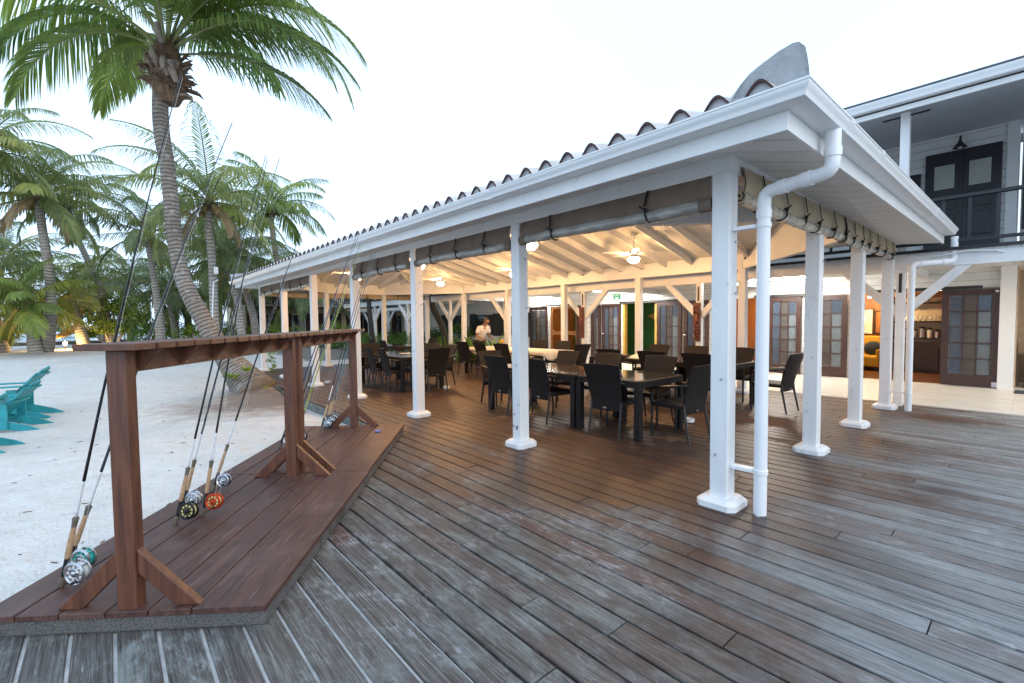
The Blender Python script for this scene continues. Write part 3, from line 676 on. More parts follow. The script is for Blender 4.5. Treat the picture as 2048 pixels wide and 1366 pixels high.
# downspouts
def downspout(px_, py_, elbow_px, top_px, outlet_y, post_xy, zbr):
    pr = .046; base = V((px_, py_, -.02)); zt = onx(*elbow_px, px_).z
    o = ony(*top_px, outlet_y); q = V((o.x, outlet_y, o.z)); mb = MB()
    def bend(p, a, b, r=.07):
        p, a, b = V(p), V(a), V(b); d0 = (a-p).normalized(); d1 = (b-p).normalized()
        return [p+d0*r*(1-t)**2+d1*r*t**2 for t in (0, .2, .4, .6, .8, 1)]
    top = V((px_, py_, zt)); up = V((q.x, q.y, 2.74))
    pts = [base]+bend(top, base, q)+bend(q, top, up)+[up]
    mb.tube(pts, pr, 20); ds = P(mb, 'downspout', 'pipe'); auto_smooth(ds, 50)
    for p, d in ((top-V((0, 0, .16)), V((0, 0, 1))), (top+(q-top).normalized()*.14, (q-top).normalized()), (q-(q-top).normalized()*.16, (q-top).normalized()), (q+V((0, 0, .12)), V((0, 0, 1)))):
        mb = MB(); mb.lathe([(pr, -.03), (pr+.006, -.03), (pr+.006, .03), (pr, .03)], p, d, 20); auto_smooth(mb.build('coupling', 'pipe', ds), 50)
    for z in zbr:
        mb = MB(); c = V((px_, py_, z)); pp = V((post_xy[0], post_xy[1], z)); u = (pp-c).normalized()
        mb.beam(c+u*(pr+.0), pp-u*(PW/2), .075, .028); mb.lathe([(pr, -.018), (pr+.007, -.018), (pr+.007, .018), (pr, .018)], c, (0, 0, 1), 20); mb.build('bracket', 'pipe', ds, bevel=.003)
downspout(.015, -.285, (1527, 385), (1665, 342), -.74, (0, 0), (.33, 2.19))
downspout(5.86, -.30, (1815, 529), (1908, 522), -.74, (5.9, 0), (.28, 2.22))
# ------------------------------------------------------------------ rolled blinds
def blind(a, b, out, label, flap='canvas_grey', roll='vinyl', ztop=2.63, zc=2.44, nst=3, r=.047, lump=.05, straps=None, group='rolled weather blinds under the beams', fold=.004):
    a, b, out = V((*a, 0)), V((*b, 0)), V((*out, 0)); u = (b-a); L = u.length; u.normalize()
    t = thing('rolled_blind', label, 'blind', tuple((a+b)/2+V((0, 0, ztop))), 0, group)
    K = lambda o: keep(o, t)
    n = int(L/.035); mb = MB(); vs = []; rows = 6
    ph = ru(0, 9)
    for i in range(n+1):
        s = i/n*L
        for j in range(rows):
            q = j/(rows-1); w = fold*(math.sin(s*31+ph+2*math.sin(s*7))+.7*math.sin(s*57+q*3))*(.3+q)
            vs.append(a+u*s+out*(.015+w+.02*math.sin(q*PI))+V((0, 0, ztop-(ztop-zc-r*.3)*q)))
    o2 = len(vs); vs += [v-out*.006 for v in vs]
    fs = [(i*rows+j, (i+1)*rows+j, (i+1)*rows+j+1, i*rows+j+1) for i in range(n) for j in range(rows-1)]
    fs += [tuple(o2+k for k in reversed(f)) for f in fs]
    mb.add(vs, fs); fl = K(mb.build('canvas_flap', flap, smooth=True, recalc=False))
    st = straps or [L*(k+.7)/(nst+.4) for k in range(nst)]
    mb = MB(); m = int(L/.03); pts = []; rs = []
    for i in range(m+1):
        s = i/m*L; pin = sum(math.exp(-((s-q)/.05)**2) for q in st)
        pts.append(a+u*s+out*.0+V((0, 0, zc+.012*math.sin(s*2.1+ph)-.008*pin*0))); rs.append(r*(1+lump*math.sin(s*9+ph)+lump*.7*math.sin(s*23+ph)-lump*4*pin*.5))
    mb.tube(pts, rs, 14); K(mb.build('vinyl_roll', roll, smooth=True)); 
    for p, d in ((pts[0], u), (pts[-1], -u)):
        mb = MB(); mb.tube([p-d*.012, p+d*.09], [r*1.02, r*1.06], 14); sl = K(auto_smooth(mb.build('end_sleeve', flap), 50))
        d = -d; mb = MB()
        cp = [p+d*.016+V((0, 0, 1))*r*(.15+.09*k)*math.sin(k*.9)+out*r*(.15+.09*k)*math.cos(k*.9) for k in range(9)]
        mb.tube(cp, .006, 4); mb.build('coil_end', 'black', sl)
    for q in st:
        p = a+u*q; mb = MB(); wob = ru(-.03, .03)
        mb.beam(p+out*.042+V((0, 0, ztop-.01)), p+out*(r+.014)+u*wob+V((0, 0, zc+r+.02)), .022, .004, up=out)
        c = p+u*wob+V((0, 0, zc))
        ring = [c+(out*math.cos(g)+V((0, 0, 1))*math.sin(g))*(r*1.05)+u*.02*math.sin(g*.5) for g in [-2.2+4.9*k/14 for k in range(15)]]
        mb.tube(ring, .008, 5); mb.tube([c+out*r+V((0, 0, r*.8)), c+out*(r+.02)+u*.05+V((0, 0, r+.03))], [.010, .006], 5); mb.tube([c+out*r+V((0, 0, r*.9)), c+out*(r+.025)-u*.04+V((0, 0, r*.3))], [.010, .005], 5)
        mb.sphere(c+out*r*1.02+V((0, 0, r*.85)), .016, 6, 5); K(mb.build('strap', 'strap'))
    return t
bl = 'grey-brown rolled blind under the front beam, '
for k, w in enumerate(('first bay beside the corner downpipe', 'second bay from the corner downpipe', 'third bay from the corner downpipe')):
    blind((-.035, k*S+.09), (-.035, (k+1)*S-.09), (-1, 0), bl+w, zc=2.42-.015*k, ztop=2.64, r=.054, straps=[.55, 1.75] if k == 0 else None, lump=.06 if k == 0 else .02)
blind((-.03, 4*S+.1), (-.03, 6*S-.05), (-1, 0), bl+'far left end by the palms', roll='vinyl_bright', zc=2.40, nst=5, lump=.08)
blind((.13, -.06), (3.2, -.06), (0, -1), 'tan canvas blind with lumpy silver roll on the end beam, next to the corner post', 'canvas', 'vinyl_bright', 2.70, 2.45, r=.052, lump=.055, straps=[.35, .85, 1.4, 1.85, 2.35, 2.8], fold=.009)
blind((3.0, -.075), (5.75, -.075), (0, -1), 'tan canvas blind with lumpy silver roll on the end beam, nearest the house', 'canvas', 'vinyl_bright', 2.70, 2.44, r=.045, lump=.055, straps=[.3, .7, 1.05, 1.5, 2.0, 2.5], fold=.006)
for k, (x0, x1) in enumerate(((.1, 1.9), (2.1, 4.0), (4.2, 5.85))):
    blind((x0, 6*S), (x1, 6*S), (0, -1), 'brown blind lit by the lamps on the far end beam, '+('beside the far corner post', 'middle bay', 'bay nearest the garden plants')[k], 'canvas', 'canvas', 2.55, 2.37, nst=2, r=.03, lump=.02)

# ------------------------------------------------------------------ ceiling fans with lamps
def make_fan(x, y, z, label):
    t = thing('ceiling_fan', label, 'ceiling fan', (x, y, z), ru(0, 1), 'ceiling fans with lit lamps'); h = zr(x, y)+.14-z
    mb = MB(); mb.tube([(0, 0, .16), (0, 0, h)], .011, 8); mb.lathe([(.06, h-.05), (.05, h-.015), (.02, h)], n=14); mb.build('rod', 'white', t, smooth=True)
    mb = MB(); mb.lathe([(.02, .20), (.075, .185), (.10, .15), (.105, .12), (.08, .09), (.05, .075)], n=20); auto_smooth(mb.build('motor', 'white', t), 40)
    for k in range(5):
        a = 2*PI*k/5; u = V((math.cos(a), math.sin(a), 0)); s = V((-u.y, u.x, .18)).normalized(); mb = MB()
        pts = [(.13, .045), (.2, .06), (.55, .07), (.62, .055), (.64, .0)]
        poly = [(p, w) for p, w in pts]+[(p, -w) for p, w in reversed(pts[:-1])]
        mb.prism(poly, V((0, 0, .13)), u, s, u.cross(s)*.008); mb.beam(u*.08+V((0, 0, .125)), u*.17+V((0, 0, .13)), .03, .008); mb.build('blade', 'white', t)
    mb = MB(); mb.lathe([(.05, .075), (.095, .05), (.10, .04)], n=18); mb.build('lamp_collar', 'white', t, smooth=True)
    mb = MB(); mb.lathe([(.098, .038), (.112, .01), (.10, -.03), (.06, -.062), (.004, -.072)], n=18); mb.build('lamp_shade', 'globe', t, smooth=True)
    return t
FANS = [(4.3, 3.75), (4.3, 7.4), (4.3, 10.9), (1.45, 3.75), (1.45, 7.25), (1.45, 10.6)]
for (x, y), l in zip(FANS, ('white ceiling fan with glowing lamp, house side, closest to the corner downpipe', 'white ceiling fan with glowing lamp, middle one on the house side of the roof', 'white ceiling fan with glowing lamp, house side, above the linen-covered tables',
        'white ceiling fan with glowing lamp, half hidden by the post marked 98', 'white ceiling fan with glowing lamp on the beach side, beside the third front post', 'white ceiling fan with glowing lamp on the beach side, farthest from the corner downpipe')):
    make_fan(x, y, 2.70, l)

# ------------------------------------------------------------------ wicker chairs and tables
def chair_proto():
    # seat faces +x, origin on the floor under the seat centre
    t = thing('wicker_chair', 'dark brown wicker dining armchair', 'chair')
    mb = MB(); mb.prism([(-.23, -.235), (.22, -.265), (.25, -.235), (.25, .235), (.22, .265), (-.23, .235)], (0, 0, .40), (1, 0, 0), (0, 1, 0), (0, 0, .055)); mb.build('seat', 'wicker', t, bevel=.012)
    mb = MB(); rows = 9; vs = []
    def xb(q): return -.215-.155*q**1.25 + (.02*math.sin(q*PI))
    for off in (0, -.032):
        for i in range(rows):
            q = i/(rows-1); z = .335+.60*q; w = .205+.055*q
            for j in range(5):
                yy = (j/4*2-1)*w; vs.append((xb(q)+off+.02*(abs(yy/w)**2), yy, z+(.012*(1-(yy/w)**2) if i == rows-1 else 0)))
    fs = []
    for o in (0, rows*5):
        for i in range(rows-1):
            for j in range(4): fs.append((o+i*5+j, o+i*5+j+1, o+(i+1)*5+j+1, o+(i+1)*5+j))
    N = rows*5
    for i in range(rows-1):
        for j in (0, 4): fs.append((i*5+j, (i+1)*5+j, N+(i+1)*5+j, N+i*5+j))
    for i in (0, rows-1):
        for j in range(4): fs.append((i*5+j, i*5+j+1, N+i*5+j+1, N+i*5+j))
    mb.add(vs, fs); bk = mb.build('backrest', 'wicker', t, bevel=.007); 
    mb = MB(); mb.cbox((-.262, 0, .375), .006, .05, .016); mb.build('badge', 'steel', bk)
    for s in (-1, 1):
        mb = MB(); mb.tube([(.225, s*.245, .62), (.222, s*.245, .4), (.232, s*.245, .0)], [.019, .019, .015], 8); auto_smooth(mb.build('leg', 'wicker_smooth', t))
        mb = MB(); mb.tube([(-.215, s*.212, .46), (-.225, s*.212, .36), (-.30, s*.222, .0)], [.018, .019, .014], 8); auto_smooth(mb.build('leg', 'wicker_smooth', t))
        mb = MB(); mb.tube([(-.285, s*.235, .705), (-.15, s*.262, .682), (.05, s*.27, .655), (.19, s*.258, .638), (.228, s*.247, .60)], [.015, .017, .018, .018, .018], 8); mb.build('armrest', 'wicker_smooth', t, smooth=True)
    return t
CH = chair_proto(); used = []
def chair(x, y, rz, label, group):
    c = CH if not used else copy_tree(CH); used.append(1)
    c.location = (x+ru(-.03, .03), y+ru(-.04, .04), .004); c.rotation_euler = (0, 0, R(rz)+ru(-.11, .11)); c['label'] = label; c['group'] = group; return c
def table(x0, x1, y0, y1, label, group='wicker dining tables'):
    cx, cy = (x0+x1)/2, (y0+y1)/2; w, l = (x1-x0)/2, (y1-y0)/2
    t = thing('dining_table', label, 'table', (cx, cy, 0), 0, group)
    def rr(w, l, r, n=5): return [(sx*(w-r)+r*math.cos(a), sy*(l-r)+r*math.sin(a)) for sx, sy, a0 in ((1,1,0),(-1,1,PI/2),(-1,-1,PI),(1,-1,1.5*PI)) for a in [a0+PI/2*k/n for k in range(n+1)]]
    mb = MB(); mb.prism(rr(w, l, .05), (0, 0, .655), (1, 0, 0), (0, 1, 0), (0, 0, .083)); mb.build('frame', 'wicker', t, bevel=.006)
    mb = MB(); mb.prism(rr(w-.05, l-.05, .03), (0, 0, .7385), (1, 0, 0), (0, 1, 0), (0, 0, .006)); mb.build('glass_top', 'tabletop', t)
    for sx in (-1, 1):
        for sy in (-1, 1):
            mb = MB(); mb.cbox((sx*(w-.045), sy*(l-.045), .328), .085, .085, .655); mb.build('leg', 'wicker', t, bevel=.01)
    return t
table(1.13, 2.20, 1.52, 2.54, 'square glass-topped wicker table at the near end of the long table')
table(1.13, 2.20, 2.56, 4.50, 'long wicker table with glass top joined to the square table, behind the post marked 98')
table(3.85, 4.90, 1.62, 3.0, 'wicker table behind the corner post, with plates and napkins on it')
table(3.85, 4.90, 3.02, 4.55, 'wicker table laid with trays and a white napkin, behind the first long table')
table(.95, 2.0, 7.2, 9.35, 'wicker table between the third and fourth front posts, ringed by chairs')
table(4.0, 5.0, 7.75, 9.25, 'wicker table under a white cloth in front of the person')
table(4.0, 5.0, 5.9, 7.73, 'wicker table under a white cloth, nearer the carved plaques than the person')
table(2.9, 3.95, 11.2, 13.0, 'wicker table by the far blinds, in front of the garden plants')
g1 = 'chairs at the long glass-topped table'; g2 = 'chairs at the table behind the corner post'; g3 = 'chairs at the far left table'; g4 = 'chairs at the cloth-covered tables'; g5 = 'chairs at the table by the garden'
chair(1.32, 2.06, 2, 'wicker armchair, back to us, at the square table beside the side-on chair', g1)
chair(1.30, 3.12, 0, 'wicker armchair with its back to us just right of the post marked 98', g1)
chair(1.26, 4.02, 3, 'wicker armchair with its back to us half behind the post marked 98', g1)
chair(1.75, 1.36, 88, 'wicker armchair seen side-on at the near end of the table, its woven back catching daylight', g1)
chair(2.22, 2.12, 180, 'wicker armchair facing us across the square end of the long table', g1)
chair(2.20, 3.02, 182, 'wicker armchair facing us across the long table, middle of three', g1)
chair(2.22, 3.95, 178, 'wicker armchair facing us across the long table, nearest its far end', g1)
chair(1.62, 4.72, -92, 'lamp-lit wicker armchair at the far end of the long table, left of post 98', g1)
chair(3.80, 3.75, 0, 'wicker armchair with its back to us at the second table, beside the trays', g2)
chair(3.82, 2.85, 2, 'wicker armchair with its back to us at the second table, middle of its row', g2)
chair(3.80, 2.00, -2, 'wicker armchair with its back to us at the second table, next to the corner post', g2)
chair(4.42, 1.22, 92, 'wicker armchair seen side-on between the corner downpipe and the second end post', g2)
chair(5.00, 2.05, 180, 'brown-lit wicker armchair facing us across the second table, seen between corner post and downpipe', g2)
chair(5.02, 2.95, 180, 'brown-lit wicker armchair facing us across the second table, under the nearer carved plaque', g2)
chair(5.02, 3.9, 178, 'brown-lit wicker armchair facing us across the second table, in front of the green-walled room', g2)
for k, y in enumerate((9.0, 8.3, 7.55)):
    chair(1.02, y, ru(-4, 4), 'wicker armchair, back to us, far left table, '+('farthest, beside the rack post', 'middle of three', 'just left of the third front post')[k], g3)
chair(1.55, 6.93, 91, 'wicker armchair with broad dark back at the near end of the far left table', g3)
for k, y in enumerate((7.6, 8.3, 9.0)):
    chair(2.12, y, 180+ru(-5, 5), 'lamp-lit wicker armchair facing us across the far left table, '+('right of the third front post', 'middle of its row', 'left end of its row')[k], g3)
chair(1.5, 9.72, -90, 'wicker armchair at the far end of the far left table, in front of the sand', g3)
for k, y in enumerate((8.75, 7.95, 7.1, 6.3)):
    chair(3.92, y, ru(-4, 4), 'dark wicker armchair, back to us, along the white cloth, '+('first, by the person', 'second from the person', 'third from the person', 'last, behind the post marked 98')[k], g4)
chair(5.1, 6.7, 180, 'wicker armchair facing us across the cloth-covered table, right of the post marked 98', g4)
chair(5.1, 7.6, 180, 'wicker armchair facing us across the cloth-covered table, beside its flowers', g4)
chair(4.5, 5.62, 90, 'wicker armchair at the near end of the cloth-covered tables', g4)
for k, y in enumerate((11.5, 12.3)):
    chair(2.95, y, 0, 'wicker armchair with its back to us by the far blinds, '+('right one of two', 'left one of two')[k], g5)
    chair(4.0, y, 180, 'brown-lit wicker armchair by the far blinds facing us, '+('right one of two', 'left one of two')[k], g5)
# linen
def cloth(x0, x1, y0, y1, label):
    mb = MB(); nx, ny = 14, 26; z = .752; drop = .13; vs = []
    X = [x0-.012-0*i for i in range(1)]
    def pt(i, j):
        u = i/nx; v = j/ny
        x = x0-.02+(x1-x0+.04)*u; y = y0-.02+(y1-y0+.04)*v; zz = z
        return (x, y, zz)
    ring = []
    per = [(u/20, 0) for u in range(20)]+[(1, v/30) for v in range(30)]+[(1-u/20, 1) for u in range(20)]+[(0, 1-v/30) for v in range(30)]
    n = len(per)
    top = [V((x0-.012+(x1-x0+.024)*a, y0-.012+(y1-y0+.024)*b, z)) for a, b in per]
    c = V(((x0+x1)/2, (y0+y1)/2, 0)); rows = [top]
    for k in (1, 2, 3, 4):
        q = k/4; row = []
        for i, p in enumerate(top):
            o = V((0, 0, 0)); a, b = per[i]
            if a in (0, 1): o.x = 1 if a else -1
            if b in (0, 1): o.y = 1 if b else -1
            w = .012*math.sin(i*1.15)+.008*math.sin(i*.47+1)
            row.append(V((p.x, p.y, 0))+o.normalized()*((.008+w*q) if o.length else 0)+V((0, 0, z-.004-drop*q*(1+.35*math.sin(i*.23+.7)+.15*math.sin(i*.71)))))
        rows.append(row)
    vs = [p for r in rows for p in r]+[V((c.x, c.y, z))]
    fs = [(k*n+i, k*n+(i+1) % n, (k+1)*n+(i+1) % n, (k+1)*n+i) for k in range(4) for i in range(n)]+[(i, (i+1) % n, len(vs)-1) for i in range(n)]
    mb.add(vs, fs); o = mb.build('tablecloth', 'cloth', smooth=True); md = o.modifiers.new('thickness', 'SOLIDIFY'); md.thickness = .003
    tag(o, label, 'tablecloth')
cloth(4.0, 5.0, 7.74, 9.25, 'white linen cloth draped over the table in front of the person'); cloth(4.0, 5.0, 5.9, 7.735, 'white linen cloth over the table behind the post marked 98')
# table ware
def plate_(x, y, z, r=.12, label='', name='plate'):
    mb = MB(); mb.lathe([(r*.55, 0), (r, .018), (r*.98, .021), (r*.55, .006)], (x, y, z), n=18); tag(mb.build(name, 'ceramic', smooth=True), label, 'plate', 'plates on the tables')
def napkin(x, y, z, label):
    mb = MB(); n = 9; vs = []
    for i in range(n):
        for j in range(n):
            a = i/(n-1)*2-1; b_ = j/(n-1)*2-1; h = .05*math.exp(-2.2*(a*a+b_*b_))*(1+.6*math.sin(5*a+2*b_))+.006
            vs.append((x+a*.16, y+b_*.2, z+abs(h)))
    o = len(vs); vs += [(v[0], v[1], z) for v in vs]
    fs = [(i*n+j, i*n+j+1, (i+1)*n+j+1, (i+1)*n+j) for i in range(n-1) for j in range(n-1)]; fs += [tuple(o+k for k in reversed(f)) for f in fs]
    edge = [i for i in range(n)]+[i*n+n-1 for i in range(1, n)]+[(n-1)*n+i for i in range(n-2, -1, -1)]+[i*n for i in range(n-2, 0, -1)]
    fs += [(edge[k], edge[(k+1) % len(edge)], o+edge[(k+1) % len(edge)], o+edge[k]) for k in range(len(edge))]
    mb.add(vs, fs); tag(mb.build('napkin', 'cloth', smooth=True), label, 'napkin')
napkin(4.1, 3.55, .746, 'crumpled white napkin on the second table in front of the green-walled room')
napkin(4.35, 8.2, .757, 'crumpled linen heap on the cloth-covered table beside the yellow flowers')
def tray(x, y, label):
    mb = MB(); mb.lathe([(.17, 0), (.20, .02), (.205, .035), (.195, .035), (.165, .008)], (x, y, .746), n=20); tag(mb.build('tray', 'wicker_smooth', smooth=True), label, 'tray', 'dark trays on the second table')
tray(4.05, 4.2, 'round dark tray on the second table, left of the white napkin'); tray(4.02, 3.86, 'round dark tray on the second table, right beside the white napkin')
plate_(4.3, 2.55, .746, .11, 'white plate on the second table near the nearer carved plaque'); plate_(1.5, 8.1, .746, .13, 'white plate on the far left table between two chair backs'); plate_(4.2, 7.0, .757, .12, 'white plate on the cloth behind the post marked 98')
def vase(x, y, z):
    t = thing('flower_vase', 'small vase of yellow flowers on the white cloth beside the crumpled linen', 'vase', (x, y, z))
    mb = MB(); mb.lathe([(.03, 0), (.045, .03), (.04, .09), (.025, .13), (.03, .14)], n=12); mb.build('vase_body', 'ceramic', t, smooth=True)
    for k in range(7):
        a = k*.9; p = V((math.cos(a)*.05, math.sin(a)*.05, .2+.03*math.sin(k*2))); mb = MB(); mb.tube([(0, 0, .12), p], .003, 4); mb.sphere(p, (.03, .03, .02), 7, 5); mb.build('flower', 'sofa', t, smooth=True)
vase(4.25, 7.85, .757)
def bowl(x, y, label, r=.075):
    mb = MB(); mb.lathe([(r*.7, 0), (r, .01), (r*1.02, .06), (r*.93, .06), (r*.85, .02)], (x, y, .003), n=20); tag(auto_smooth(mb.build('floor_bowl', 'ceramic')), label, 'bowl', 'small white bowls on the deck')
bowl(2.60, 1.66, 'small white round bowl on the deck behind the side-on chair near the corner post'); bowl(1.93, 7.0, 'small white round bowl on the deck by the broad-backed chair at the far left table')
bowl(.35, 9.9, 'small white round bowl on the deck at the far end of the far left table')

# ------------------------------------------------------------------ person setting the table
def skin_mesh(verts, edges, radii, root=0, sub=2):
    me = bpy.data.meshes.new('tmp'); me.from_pydata([tuple(v) for v in verts], edges, []); o = bpy.data.objects.new('tmp', me); COL.objects.link(o)
    o.modifiers.new('skin', 'SKIN'); sd = me.skin_vertices[0].data
    for i, r in enumerate(radii):
        sd[i].radius = (r, r) if isinstance(r, (int, float)) else r; sd[i].use_root = i == root
    s = o.modifiers.new('sub', 'SUBSURF'); s.levels = sub; s.render_levels = sub
    dg = bpy.context.evaluated_depsgraph_get(); m2 = bpy.data.meshes.new_from_object(o.evaluated_get(dg)); bpy.data.objects.remove(o)
    return m2
def from_mesh(name, me, mat, par):
    me.materials.clear(); me.materials.append(M[mat]); me.polygons.foreach_set("use_smooth", [True]*len(me.polygons))
    o = bpy.data.objects.new(name, me); o.parent = par; COL.objects.link(o); return o
def person():
    # local: faces +x, feet at the origin, height about 1.62 m
    t = thing('person', 'person in a white T-shirt and dark trousers bending over the cloth-covered table, arms forward', 'person', (4.98, 9.80, 0), R(-92))
    v = []; e = []; r = []
    def shp(p): return (p[0]+(.34*(p[2]-.9) if p[2] > .9 else 0), p[1], p[2]-(.05*(p[2]-.9) if p[2] > .9 else 0))
    def add(p, rad, par=None):
        v.append(shp(p)); r.append(rad)
        if par is not None: e.append((par, len(v)-1))
        return len(v)-1
    pel = add((0, 0, .90), (.13, .10)); wst = add((.02, 0, 1.04), (.125, .10), pel); chs = add((.06, 0, 1.22), (.15, .11), wst); up = add((.09, 0, 1.33), (.11, .085), chs)
    nk = add((.12, 0, 1.40), .048, up); add((.145, 0, 1.455), .05, nk)
    hands = []
    for s in (-1, 1):
        sh = add((.09, s*.155, 1.315), .055, up); el = add((.12, s*.235, 1.06), .042, sh)
        wr = add((.33, s*(.17 if s > 0 else .12), .955+(.03 if s > 0 else 0)), .025, el); hd = add((.385, s*(.155 if s > 0 else .105), .945+(.03 if s > 0 else 0)), (.035, .018), wr); hands.append((hd, s))
        hp = add((0, s*.09, .86), .085, pel); kn = add((.02, s*.10, .47), .055, hp); an = add((-.02, s*.105, .08), .035, kn); add((.10, s*.115, .035), (.035, .028), an)
    body = from_mesh('body', skin_mesh(v, e, r), 'skin', t)
    bm = bmesh.new(); bm.from_mesh(body.data)
    tmp = MB()
    # head with face
    hc = V(shp((.175, 0, 1.525)))
    H = MB(); nu, nv = 20, 16
    def hp_(a, b):
        x = math.sin(a)*math.cos(b); y = math.sin(a)*math.sin(b); z = math.cos(a)
        fx = .098*x; fy = .073*y; fz = .115*z
        if x > 0:
            nose = math.exp(-((y/.16)**2+((z+.12)/.2)**2)); fx += .022*nose*x
            fx -= .010*math.exp(-(((abs(y)-.38)/.16)**2+((z-.08)/.12)**2)); fx += .006*math.exp(-((y/.3)**2+((z+.47)/.07)**2)); fx += .006*math.exp(-((y/.3)**2+((z+.62)/.1)**2))
        if z < -.3: fy *= 1-.35*(-z-.3); 
        return V((fx, fy, fz))
    tilt = Matrix.Rotation(R(32), 3, 'Y')
    vs = [hp_(PI*i/nv, 2*PI*j/nu) for i in range(nv+1) for j in range(nu)]; vs = [hc+tilt @ p for p in vs]
    H.add(vs, [(i*nu+j, (i+1)*nu+j, (i+1)*nu+(j+1) % nu, i*nu+(j+1) % nu) for i in range(nv) for j in range(nu)])
    for s in (-1, 1): H.sphere(hc+tilt @ V((-.005, s*.074, -.01)), (.02, .009, .032), 8, 6)
    # fingers rooted in the palms
    for hd, s in hands:
        p = V(v[hd])
        for k in range(4):
            a = p+V((.03, (k-1.5)*.017, .0)); L = (.06, .07, .066, .052)[k]
            H.tube([a-V((.02, 0, 0)), a+V((L*.45, (k-1.5)*.004, -.004)), a+V((L*.8, (k-1.5)*.005, -.022)), a+V((L*.95, (k-1.5)*.005, -.04))], [.0095, .009, .0082, .006], 7)
        H.tube([p+V((-.01, -s*.02, 0)), p+V((.025, -s*.045, -.008)), p+V((.05, -s*.05, -.02))], [.012, .010, .007], 7)
    hm = H.build('tmp', 'skin'); bm2 = bmesh.new(); bm2.from_mesh(body.data); bm2.from_mesh(hm.data); bm2.to_mesh(body.data); bpy.data.objects.remove(hm)
    body.data.polygons.foreach_set("use_smooth", [True]*len(body.data.polygons)); bm.free(); bm2.free()
    E_ = MB()
    for s in (-1, 1): E_.sphere(hc+tilt @ V((.083, s*.03, .008)), (.012, .014, .009), 8, 6)
    E_.build('eyes', 'hair', t, smooth=True)
    h = MB(); vs = []; fs = []
    for i in range(10):
        for j in range(20):
            a = PI*.56*i/9; b = 2*PI*j/20; f = hp_(a if math.cos(b) < .35 else min(a, PI*.27), b); vs.append(hc+tilt @ (f*1.09+V((-.006, 0, .004))))
    h.add(vs, [(i*20+j, (i+1)*20+j, (i+1)*20+(j+1) % 20, i*20+(j+1) % 20) for i in range(9) for j in range(20)]); h.sphere(hc+tilt @ V((-.105, 0, .02)), (.04, .04, .045), 10, 8); h.build('hair', 'hair', t, smooth=True)
    # T-shirt
    v2 = []; e2 = []; r2 = []
    def a2(p, rad, par=None):
        v2.append(shp(p)); r2.append(rad)
        if par is not None: e2.append((par, len(v2)-1))
        return len(v2)-1
    b0 = a2((0, 0, .885), (.155, .125)); b1 = a2((.02, 0, 1.03), (.148, .122), b0); b2 = a2((.06, 0, 1.21), (.172, .132), b1); b3 = a2((.09, 0, 1.335), (.13, .10), b2); a2((.115, 0, 1.385), .06, b3)
    for s in (-1, 1):
        c0 = a2((.09, s*.16, 1.315), .075, b3); a2((.112, s*.225, 1.13), .066, c0)
    from_mesh('shirt', skin_mesh(v2, e2, r2), 'shirt', t)
    v2, e2, r2 = [], [], []
    b0 = a2((0, 0, .91), (.145, .112))
    for s in (-1, 1):
        c0 = a2((0, s*.09, .84), .098, b0); c1 = a2((.02, s*.10, .47), .072, c0); a2((-.02, s*.105, .09), .058, c1)
    from_mesh('trousers', skin_mesh(v2, e2, r2), 'trousers', t)
    for s in (-1, 1):
        mb = MB(); mb.sphere((.04, s*.112, .045), (.13, .048, .048), 12, 8); mb.build('shoe', 'black', t, smooth=True)
person()
# ------------------------------------------------------------------ rod racks on their low platforms
def rk_obox(mb, t0, t1, n0, n1, z0, z1): mb.obox(rk((t0+t1)/2, (n0+n1)/2, (z0+z1)/2), RT*(t1-t0)/2, RN*(n1-n0)/2, V((0, 0, (z1-z0)/2)))
def planks(mb, vals, t0, t1, n0, n1, z0, z1):
    k = len(mb.v); rk_obox(mb, t0, t1, n0, n1, z0, z1); c = (rnd(), rnd(), rnd()); vals += [c]*(len(mb.v)-k)
mst, nt, b = newmat('pebble_dash_concrete')
v_ = coords(nt); vo = nd(nt, "ShaderNodeTexVoronoi"); vo.inputs["Scale"].default_value = 150; nt.links.new(v_, vo.inputs["Vector"])
c_ = mixc(nt, .6, ramp(nt, noise(nt, v_, 4, 4), [(.3, (.13, .125, .12)), (.7, (.22, .22, .21))]), vo.outputs["Color"], "OVERLAY")
c_ = mixc(nt, .85, c_, ramp(nt, vo.outputs["Distance"], [(0, (.21, .205, .20)), (.7, (.06, .058, .057))]))
st_ = noise(nt, coords(nt, (7, 7, .5)), 1.2, 3); c_ = mixc(nt, ramp(nt, st_, [(.56, (0,0,0)), (.66, (.7,.7,.7))]), c_, (.045, .034, .03))
nt.links.new(c_, b.inputs["Base Color"]); b.inputs["Roughness"].default_value = .85; bump(nt, b, vo.outputs["Distance"], .9, .006)
M['pebble'] = mst
